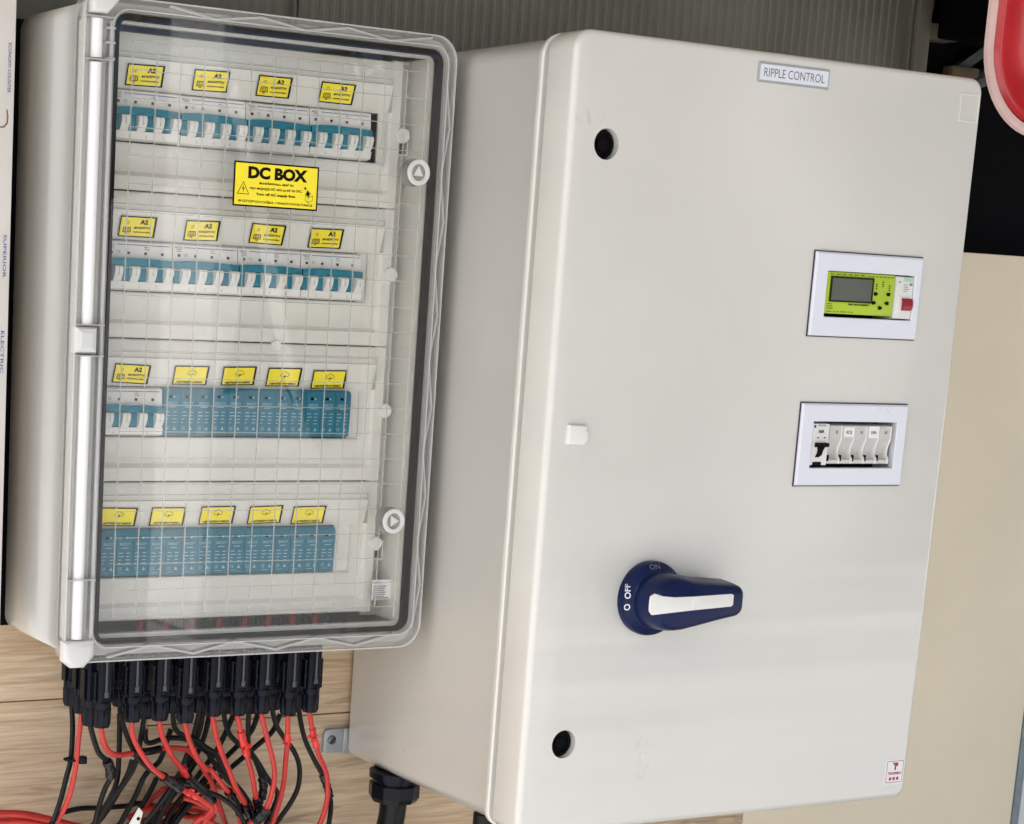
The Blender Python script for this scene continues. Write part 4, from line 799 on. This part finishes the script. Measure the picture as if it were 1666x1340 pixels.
# ------------------------------------------------------------------ devices behind the cabinet windows
yd = -0.3538
t = thing('timer_relay', 'lime green control relay with dark display behind the upper white window frame', 'control relay', (0.39, -0.34, 0.06))
b = BM(); box(b, 0.3375, 0.4335, yd + 0.001, -0.3245, 0.0632, 0.1062, 0.0012); obj('relay_body', b, M['green'], t)
b = BM(); prism(b, rect(0.3440, 0.4005, 0.0770, 0.1003), yd + 0.002, yd - 0.0004, 0.0003, 1); sc = obj('display', b, M['lcd'], t)
b = BM(); ring(b, rect(0.3425, 0.4020, 0.0755, 0.1018), rect(0.3440, 0.4005, 0.0770, 0.1003), yd + 0.002, yd - 0.0008); obj('bezel', b, M['brownink'], sc)
for x, z, fl in ((0.4070, 0.0858, 1), (0.4250, 0.0860, -1), (0.4055, 0.0765, 1), (0.4240, 0.0766, -1), (0.4150, 0.0715, 1)):
    b = BM(); prism(b, [(x + fl * u, z + v) for u, v in ((-0.0022, -0.0018), (0.0006, -0.0018), (0.0028, 0), (0.0006, 0.0018), (-0.0022, 0.0018))], yd + 0.002, yd - 0.0006, 0.0003, 1); obj('button', b, M['ink'], t)
b = BM(); ypr = yd + 0.0008
for i in range(6): text(b, ('N L', 'I1', 'I2', 'I3', 'I4', 'I5')[i], 0.344 + i * 0.0085, 0.1040, 0.005, 0.0014, ypr, 0.03)
for i in range(7): text(b, 'Q' + str(i + 1), 0.396 + i * 0.0055, 0.1034, 0.0040, 0.0013, ypr, 0.03)
text(b, 'GRID MANAGEMENT', 0.385, 0.0736, 0.030, 0.0019, ypr, 0.05)
for i in range(4): text(b, ('24V', 'I1 I2', 'RUN', 'I3 I4')[i], 0.344 + i * 0.010, 0.0656, 0.0075, 0.0014, ypr, 0.02)
for i in range(3): flat(b, rect(0.3405, 0.3470 + 0.001 * i, 0.0728 - i * 0.0022, 0.0735 - i * 0.0022), ypr)
for x, z in ((0.4075, 0.0960), (0.4165, 0.0985), (0.4260, 0.0950)):
    for k in range(3): flat(b, rect(x - 0.0010, x + 0.0012, z - 0.0022 * k - 0.0008, z - 0.0022 * k + 0.0004), ypr)
obj('print', b, M['brownink'], t)
t = thing('isolating_switch', 'narrow white switch module with dark red toggle right of the lime green relay', 'switch', (0.45, -0.34, 0.06))
b = BM(); pr = [(0.0600, -0.345), (0.0615, yd), (0.0700, yd - 0.0008), (0.0985, yd - 0.0008), (0.1050, yd + 0.001), (0.1064, -0.345)]
loops(b, [[(x, y, z) for z, y in pr] + [(x, -0.3245, 0.1064), (x, -0.3245, 0.0600)] for x in (0.4340, 0.4583)]); obj('switch_body', b, M['white'], t)
b = BM(); pr = [(0.0830, yd + 0.001), (0.0825, yd - 0.0035), (0.0790, yd - 0.0052), (0.0735, yd - 0.0052), (0.0705, yd - 0.0035), (0.0695, yd + 0.001)]
loops(b, [[(x, y, z) for z, y in pr] for x in (0.4432, 0.4565)]); obj('red_toggle', b, M['red'], t)
b = BM(); prism(b, [(0.4372, 0.0672), (0.4428, 0.0690), (0.4440, 0.0730), (0.4440, 0.0790), (0.4425, 0.0830), (0.4372, 0.0860)], yd + 0.001, yd - 0.0022, 0.0008, 2); obj('toggle_guard', b, M['knob'], t)
b = BM(); flat(b, rect(0.4450, 0.4570, 0.1003, 0.1048), lambda x, z: yd - 0.0009 + max(0, (z - 0.0985)) * 0.277 - 0.0003); obj('green_mark', b, M['palegreen'], t)
b = BM(); yq = yd - 0.0010
flat(b, rect(0.4525, 0.4570, 0.0962, 0.0988), yq); obj('green_print', b, M['greenink'], t)
b = BM()
for i in range(4): flat(b, rect(0.4445, 0.4500 + 0.0012 * (i % 3), 0.0965 - i * 0.0022, 0.0972 - i * 0.0022), yq)
flat(b, circle(0.4385, 0.0995, 0.0011, 10), yq + 0.0001); flat(b, circle(0.4370, 0.0665, 0.0010, 10), yq + 0.0012)
obj('print', b, M['greyink'], t, kind='stuff')
t = thing('circuit_breaker', 'small white breaker with black toggle at the left of the lower window', 'circuit breaker', (0.355, -0.34, -0.097))
b = BM(); pr = [(-0.0952, -0.345), (-0.0945, yd), (-0.0720, yd - 0.0005), (-0.0515, yd), (-0.0500, -0.345)]
loops(b, [[(x, y, z) for z, y in pr] + [(x, -0.3245, -0.0500), (x, -0.3245, -0.0952)] for x in (0.3380, 0.3605)]); obj('breaker_body', b, M['white'], t)
b = BM(); pr = [(-0.0708, yd), (-0.0712, yd - 0.0048), (-0.0745, yd - 0.0050), (-0.0755, yd - 0.002), (-0.0755, yd)]
loops(b, [[(x, y, z) for z, y in pr] for x in (0.3420, 0.3585)])
prism(b, [(0.3455, -0.0750), (0.3560, -0.0750), (0.3535, -0.0790), (0.3520, -0.0840), (0.3480, -0.0862), (0.3440, -0.0862), (0.3462, -0.0820), (0.3466, -0.0785)], yd + 0.001, yd - 0.0022, 0.0006, 2); obj('black_toggle', b, M['ink'], t)
b = BM(); box(b, 0.3415, 0.3530, yd - 0.0008, yd + 0.002, -0.0948, -0.0912); flat(b, circle(0.3402, -0.0540, 0.0013, 10), yd - 0.0006)
text(b, '16A', 0.3495, -0.0590, 0.0075, 0.0036, yd - 0.0009, 0.04)
for x in (0.3440, 0.3535): flat(b, rect(x, x + 0.0025, -0.0662, -0.0650), yd - 0.0009)
obj('print', b, M['ink'], t, kind='stuff')
b = BM(); text(b, 'Acti', 0.3500, -0.0528, 0.0115, 0.0019, yd - 0.0004, 0.03); obj('green_print', b, M['greenink'], t)
for i in range(5):
    x0 = 0.3612 + i * 0.0177; x1 = x0 + 0.0173
    t = thing('fuse_holder', ('light grey fuse holder touching the black-toggled breaker', 'light grey fuse holder with a white tag, second right of the black toggle', 'light grey fuse holder in the middle of the lower window row', 'light grey fuse holder with a white tag, next to the rightmost one', 'light grey fuse holder at the right end, beside the dark gap')[i], 'fuse holder', (x0, -0.34, -0.097), 'grey fuse holders in the lower window')
    pr = [(-0.0935, -0.340), (-0.0930, yd + 0.0005), (-0.0890, yd - 0.0005), (-0.0875, yd + 0.0050), (-0.0840, yd + 0.0078), (-0.0780, yd + 0.0062), (-0.0720, yd + 0.0030), (-0.0675, yd - 0.0005), (-0.0665, yd - 0.0016), (-0.0530, yd - 0.0016), (-0.0515, -0.345)]
    b = BM(); loops(b, [[(x, y, z) for z, y in pr] + [(x, -0.3245, -0.0515), (x, -0.3245, -0.0935)] for x in (x0, x1 - 0.0022)])
    obj('holder_body', b, M['block'], t)
    pr = [(-0.0935, -0.340), (-0.0930, yd - 0.0005), (-0.0880, yd - 0.0012), (-0.0830, yd + 0.0022), (-0.0780, yd + 0.0020), (-0.0720, yd + 0.0002), (-0.0675, yd - 0.0016), (-0.0530, yd - 0.0016), (-0.0515, -0.345)]
    b = BM(); loops(b, [[(x, y, z) for z, y in pr] + [(x, -0.3245, -0.0515), (x, -0.3245, -0.0935)] for x in (x1 - 0.0022, x1)]); obj('side_fin', b, M['white'], t)
    b = BM(); box(b, x0 - 0.0001, x0 + 0.0022, yd - 0.0007, yd + 0.009, -0.0902, -0.0838); obj('dark_slot', b, M['ink'], t)
    b = BM(); text(b, ('1', 'K2', 'N', '10A', 'N')[i], (x0 + x1) / 2, -0.0595, (0.002, 0.008, 0.003, 0.008, 0.003)[i], 0.0034, yd - 0.0021, 0.03); obj('print', b, M['greyink'], t)
    if i in (1, 3):
        b = BM(); flat(b, rect(x0 + 0.0015, x1 - 0.0012, -0.0645 if i == 1 else -0.0655, -0.0545 if i == 1 else -0.0530), yd - 0.0018); obj('white_tag', b, M['sticker'], t)
# cable gland under the cabinet
G = Vector((0.0225, -0.080, -0.470))
t = thing('cable_gland', 'large black hexagonal cable gland with conduit under the grey cabinet', 'cable gland', tuple(G))
b = BM(); lathe(b, [(0.0295, 0.0), (0.0295, 0.007), (0.0255, 0.008), (0.0250, 0.014)], G, (0, 0, -1), 32); obj('flange', b, M['black'], t)
b = BM(); lathe(b, [(0.0280, 0.0135), (0.0290, 0.0150), (0.0290, 0.0290), (0.0255, 0.0345), (0.0190, 0.0360)], G, (0, 0, -1), 10, 0.2); obj('nut', b, M['black'], t, sharp=20)
b = BM(); tube(b, [(G.x, G.y, G.z - 0.030), (G.x - 0.002, G.y, G.z - 0.06), (G.x - 0.014, G.y + 0.004, G.z - 0.12), (G.x - 0.035, G.y + 0.01, G.z - 0.20), (G.x - 0.05, G.y + 0.012, G.z - 0.30)], 0.0155, 20, 5); obj('conduit', b, M['kwire'], t)
t = thing('conduit', 'black conduit stub under the cabinet front corner at the bottom edge', 'conduit', (0.018, -0.268, -0.47))
b = BM(); tube(b, [(0.018, -0.268, -0.470), (0.018, -0.268, -0.53), (0.020, -0.262, -0.72)], 0.0135, 20, 4); obj('conduit_sleeve', b, M['kwire'], t)
# ================================================================== CABLES AND CONNECTORS
def connector_meshes():
    body = BM(); box(body, -0.0080, 0.0080, -0.0075, 0.0075, -0.052, 0.0, 0.0022)
    for s in (-1, 1):
        box(body, s * 0.0098 - 0.0010, s * 0.0098 + 0.0010, -0.0050, 0.0050, -0.050, -0.018, 0.0006, 1)
        for z in (-0.049, -0.036, -0.020): box(body, s * 0.0078 - 0.0022, s * 0.0078 + 0.0022, -0.0048, 0.0048, z - 0.0010, z + 0.0010)
    box(body, -0.0062, 0.0062, -0.0090, -0.0070, -0.047, -0.003, 0.0008, 1)
    rib = BM(); box(rib, -0.0013, 0.0013, -0.0108, -0.0085, -0.044, -0.004, 0.0006, 1); box(rib, -0.0022, 0.0022, -0.0112, -0.0085, -0.0445, -0.038, 0.0006, 1)
    col_ = BM(); lathe(col_, [(0.0092, 0.050), (0.0094, 0.052), (0.0094, 0.056), (0.0088, 0.0575)], (0, 0, 0), (0, 0, -1), 24)
    nut = BM(); n = 24; prof = [(0.0086, -0.0560), (0.0090, -0.0575), (0.0088, -0.0725), (0.0080, -0.0765), (0.0040, -0.0770)]
    loops(nut, [[((r + (0.0007 if k % 2 else -0.0005) * (1 if 0 < i < 3 else 0)) * math.cos(2 * math.pi * k / n), (r + (0.0007 if k % 2 else -0.0005) * (1 if 0 < i < 3 else 0)) * math.sin(2 * math.pi * k / n), z) for k in range(n)] for i, (r, z) in enumerate(prof)])
    out = []
    for nm, bm_ in (('connector_body', body), ('clip_rib', rib), ('collar', col_), ('gland_nut', nut)):
        bmesh.ops.recalc_face_normals(bm_, faces=bm_.faces); me = bpy.data.meshes.new(nm); bm_.to_mesh(me); bm_.free()
        me.polygons.foreach_set('use_smooth', [True] * len(me.polygons)); me.set_sharp_from_angle(angle=R(30)); me.materials.append(M['black' if nm != 'clip_rib' else 'glossblack']); out.append((nm, me))
    return out
CM = connector_meshes()
def fade_end(pts):
    a, b_ = Vector(pts[-2]), Vector(pts[-1]); d = (b_ - a).normalized()
    return [tuple(p) for p in pts] + [tuple(b_ + d * 0.08 + Vector((0, 0, -0.03))), tuple(b_ + d * 0.14 + Vector((0, 0, -0.10)))]
def cable(key, label, grp, conn=True, radius=0.0029, tapes=()):
    kind, pts = CABLES[key]; red = kind == 'r'
    p0 = Vector(pts[0]); t = thing('solar_cable' if conn else 'loose_cable', label, 'cable', (p0.x, p0.y, -0.304 if conn else p0.z), grp)
    path = fade_end(pts)
    if conn:
        top = max(-0.304, p0.z + 0.0765) if False else p0.z + 0.0765
        path = [(p0.x, p0.y, p0.z + 0.006)] + path
        cb = None
        for nm, me in CM:
            o = bpy.data.objects.new(nm, me); COL.objects.link(o)
            if cb is None: o.parent = t; cb = o; o.location = Vector((p0.x, p0.y, top)) - t.location
            else: o.parent = cb
        gap = -0.304 - top
        b = BM(); box(b, p0.x - 0.0072, p0.x + 0.0072, p0.y - 0.0072, p0.y + 0.0072, top - 0.002, max(-0.3035, top + 0.001), 0.001); obj('socket', b, M['black'], t)
    b = BM(); P = tube(b, path, radius, 10, 6); w = obj('sheath', b, M['rwire' if red else 'kwire'], t)
    for (f0, f1, col_, k) in tapes:
        i0, i1 = int(f0 * (len(P) - 1)), max(int(f0 * (len(P) - 1)) + 2, int(f1 * (len(P) - 1))); seg = P[i0:i1 + 1]
        b = BM(); tube(b, seg, lambda p: radius * k * (1 + 0.10 * math.sin(p.z * 900)), 10, 0); obj('tape_wrap', b, M[col_], t)
        if col_ == 'redtape':
            b = BM(); c0 = seg[len(seg) // 2]
            for q in range(9):
                d = Vector((random.uniform(-1, 0.6), random.uniform(-1, 0.1), random.uniform(-1, 1))).normalized() * random.uniform(0.004, 0.009) * k / 1.3
                e = Vector((random.uniform(-1, 1), random.uniform(-1, 1), random.uniform(-1, 1))).normalized() * 0.0032
                v = [b.verts.new(c0 + x_) for x_ in (-e * 0.5, e * 0.5, d + e, d - e * 0.6)]; v2 = [b.verts.new(x_.co + Vector((0.0003, -0.0004, 0.0003))) for x_ in v]
                b.faces.new(v); b.faces.new(v2)
                for a_ in range(4): b.faces.new((v[a_], v[(a_ + 1) % 4], v2[(a_ + 1) % 4], v2[a_]))
            obj('tape_end', b, M['redtape'], t)
    return t
GR, GK = 'red solar cables plugged in under the clear-lidded box', 'black solar cables plugged in under the clear-lidded box'
cable('R0', 'thin red cable strapped to the black one at the far left', GR)
cable('R1', 'red cable bending sharply right below the widest left connector', GR, tapes=((0.36, 0.48, 'tape', 1.5),))
cable('R2', 'red cable sweeping right through black tape, third red from the left', GR, tapes=((0.38, 0.50, 'tape', 1.75), (0.53, 0.58, 'redtape', 1.25)))
cable('R3', 'red cable with its cut end in black tape, fourth red from the left', GR, tapes=((0.40, 0.44, 'redtape', 1.2), (0.48, 0.66, 'tape', 1.6)))
cable('R4', 'red cable curving to the right, fifth red from the left', GR, tapes=((0.60, 0.76, 'tape', 1.6),))
cable('R5', 'red cable running straight into black tape, left of the red tape knot', GR, tapes=((0.62, 0.80, 'tape', 1.9),))
cable('R6', 'red cable with a bunched red tape knot', GR, tapes=((0.22, 0.34, 'redtape', 1.5), (0.60, 0.72, 'tape', 1.6)))
cable('R7', 'red cable bowing right then back left into a big black tape joint', GR, tapes=((0.62, 0.76, 'tape', 2.2),))
cable('R8', 'red cable with one red tape band over a black cable, second from the right', GR, tapes=((0.19, 0.25, 'redtape', 1.25),))
cable('R9', 'rightmost red cable with a small red tape bow near the steel bracket', GR, tapes=((0.20, 0.28, 'redtape', 1.25),))
cable('K0', 'black cable strapped to the thin red one at the far left', GK)
cable('K1', 'black cable making a taped cross beside the left red bend', GK, tapes=((0.34, 0.48, 'tape', 1.9),))
cable('K2', 'black cable sweeping right beside the third red cable', GK, tapes=((0.36, 0.50, 'tape', 1.5),))
cable('K3', 'black cable dropping to the lower left behind the third red cable', GK)
cable('K4', 'black cable bending right behind the fifth red cable', GK)
cable('K5', 'black cable slanting down left from the fourth rear connector', GK)
cable('K6', 'black cable ending in shiny tape below the red tape knot', GK, tapes=((0.52, 0.68, 'tape', 1.7),))
cable('K7', 'black cable hanging straight then bending right behind the bowed red cable', GK)
cable('K8', 'black cable bowing right in a wide arc behind the banded red cable', GK)
cable('K9', 'rightmost black cable joined to the rightmost red one by shiny tape', GK, tapes=((0.44, 0.58, 'tape', 1.6),))
GX = 'loose black cables running behind the plugged ones'
for k, lab in (('X0', 'black cable crossing down left from behind the rightmost connectors'), ('X1', 'black cable crossing down left beside the straight hanging one'), ('X2', 'black cable arching over the red loop under the fifth connector'), ('X3', 'black cable slanting down left under the red loop'), ('X4', 'black cable hugging the wall under the second connector'), ('X5', 'black cable slanting just right of the white cable clip'), ('X6', 'black cable slanting to the bottom edge behind the black tape joint'), ('X7', 'lowest black cable slanting behind the red cable sweep')):
    cable(k, lab, GX, False, 0.0030)
GH = 'loose red cables lying along the bottom of the wall'
for k, lab in (('H0', 'topmost red cable entering from the left edge near the bottom'), ('H1', 'middle red cable entering from the left edge near the bottom'), ('H2', 'lowest red cable entering from the left edge near the bottom'), ('H3', 'red cable looping back behind the big tape joint'), ('H4', 'red cable low behind the black bundle, beside the white clip'), ('H5', 'short red cable rising behind the black bundle')):
    cable(k, lab, GH, False, 0.0028)
for k, lab in (('X8', 'black cable slanting down left behind the fifth connector'), ('X9', 'black cable slanting down left behind the red tape knot'), ('XA', 'black cable crossing down left behind the sixth and seventh connectors'), ('XB', 'short black cable under the taped cross, heading to the bottom edge')):
    cable(k, lab, GX, False, 0.0030)
for k, lab in (('H8', 'nearest red cable of the bundle entering from the left edge'), ('H9', 'red cable at the very bottom of the bundle entering from the left edge'), ('HA', 'red cable forming the front loop behind the big tape joint')):
    cable(k, lab, GH, False, 0.0028)
cable('H7', 'red cable emerging below the red sweep towards the bottom edge', GH, False, 0.0028)
cable('H6', 'black cable lying level along the wall behind the bundle', GX, False, 0.003)
# zip tie round the two leftmost cables
t = thing('cable_tie', 'black cable tie with protruding head around the two leftmost cables', 'cable tie', (-0.374, -0.078, -0.4295))
b = BM(); ring_pts = [(-0.3735 + 0.0072 * math.cos(a), -0.0765 + 0.0055 * math.sin(a), -0.4300 - 0.0006 * math.cos(a)) for a in [2 * math.pi * k / 20 for k in range(21)]]
tube(b, ring_pts, 0.0014, 8, 0); obj('strap', b, M['black'], t)
b = BM(); box(b, -0.3665, -0.3580, -0.0835, -0.0765, -0.4345, -0.4262, 0.0014); obj('head', b, M['black'], t)
# white cable clip
t = thing('cable_clip', 'small white cable clip with a dark hole in the black bundle', 'cable clip', (-0.2925, -0.10, -0.503))
c = BM(); prism(c, [(-0.3090 + dx, -0.4860 + dz) for dx, dz in ((0.0045, 0.0045), (0.0085, -0.0005), (0.0040, -0.0165), (-0.0065, -0.0135))], -0.098, -0.102, 0.0008, 2); obj('clip_body', c, M['knob'], t)
b = BM(); lathe(b, [(0.0019, 0.0), (0.0019, 0.0006)], (-0.3062, -0.1020, -0.4925), (0, -1, 0), 16); obj('clip_hole', b, M['ink'], t)
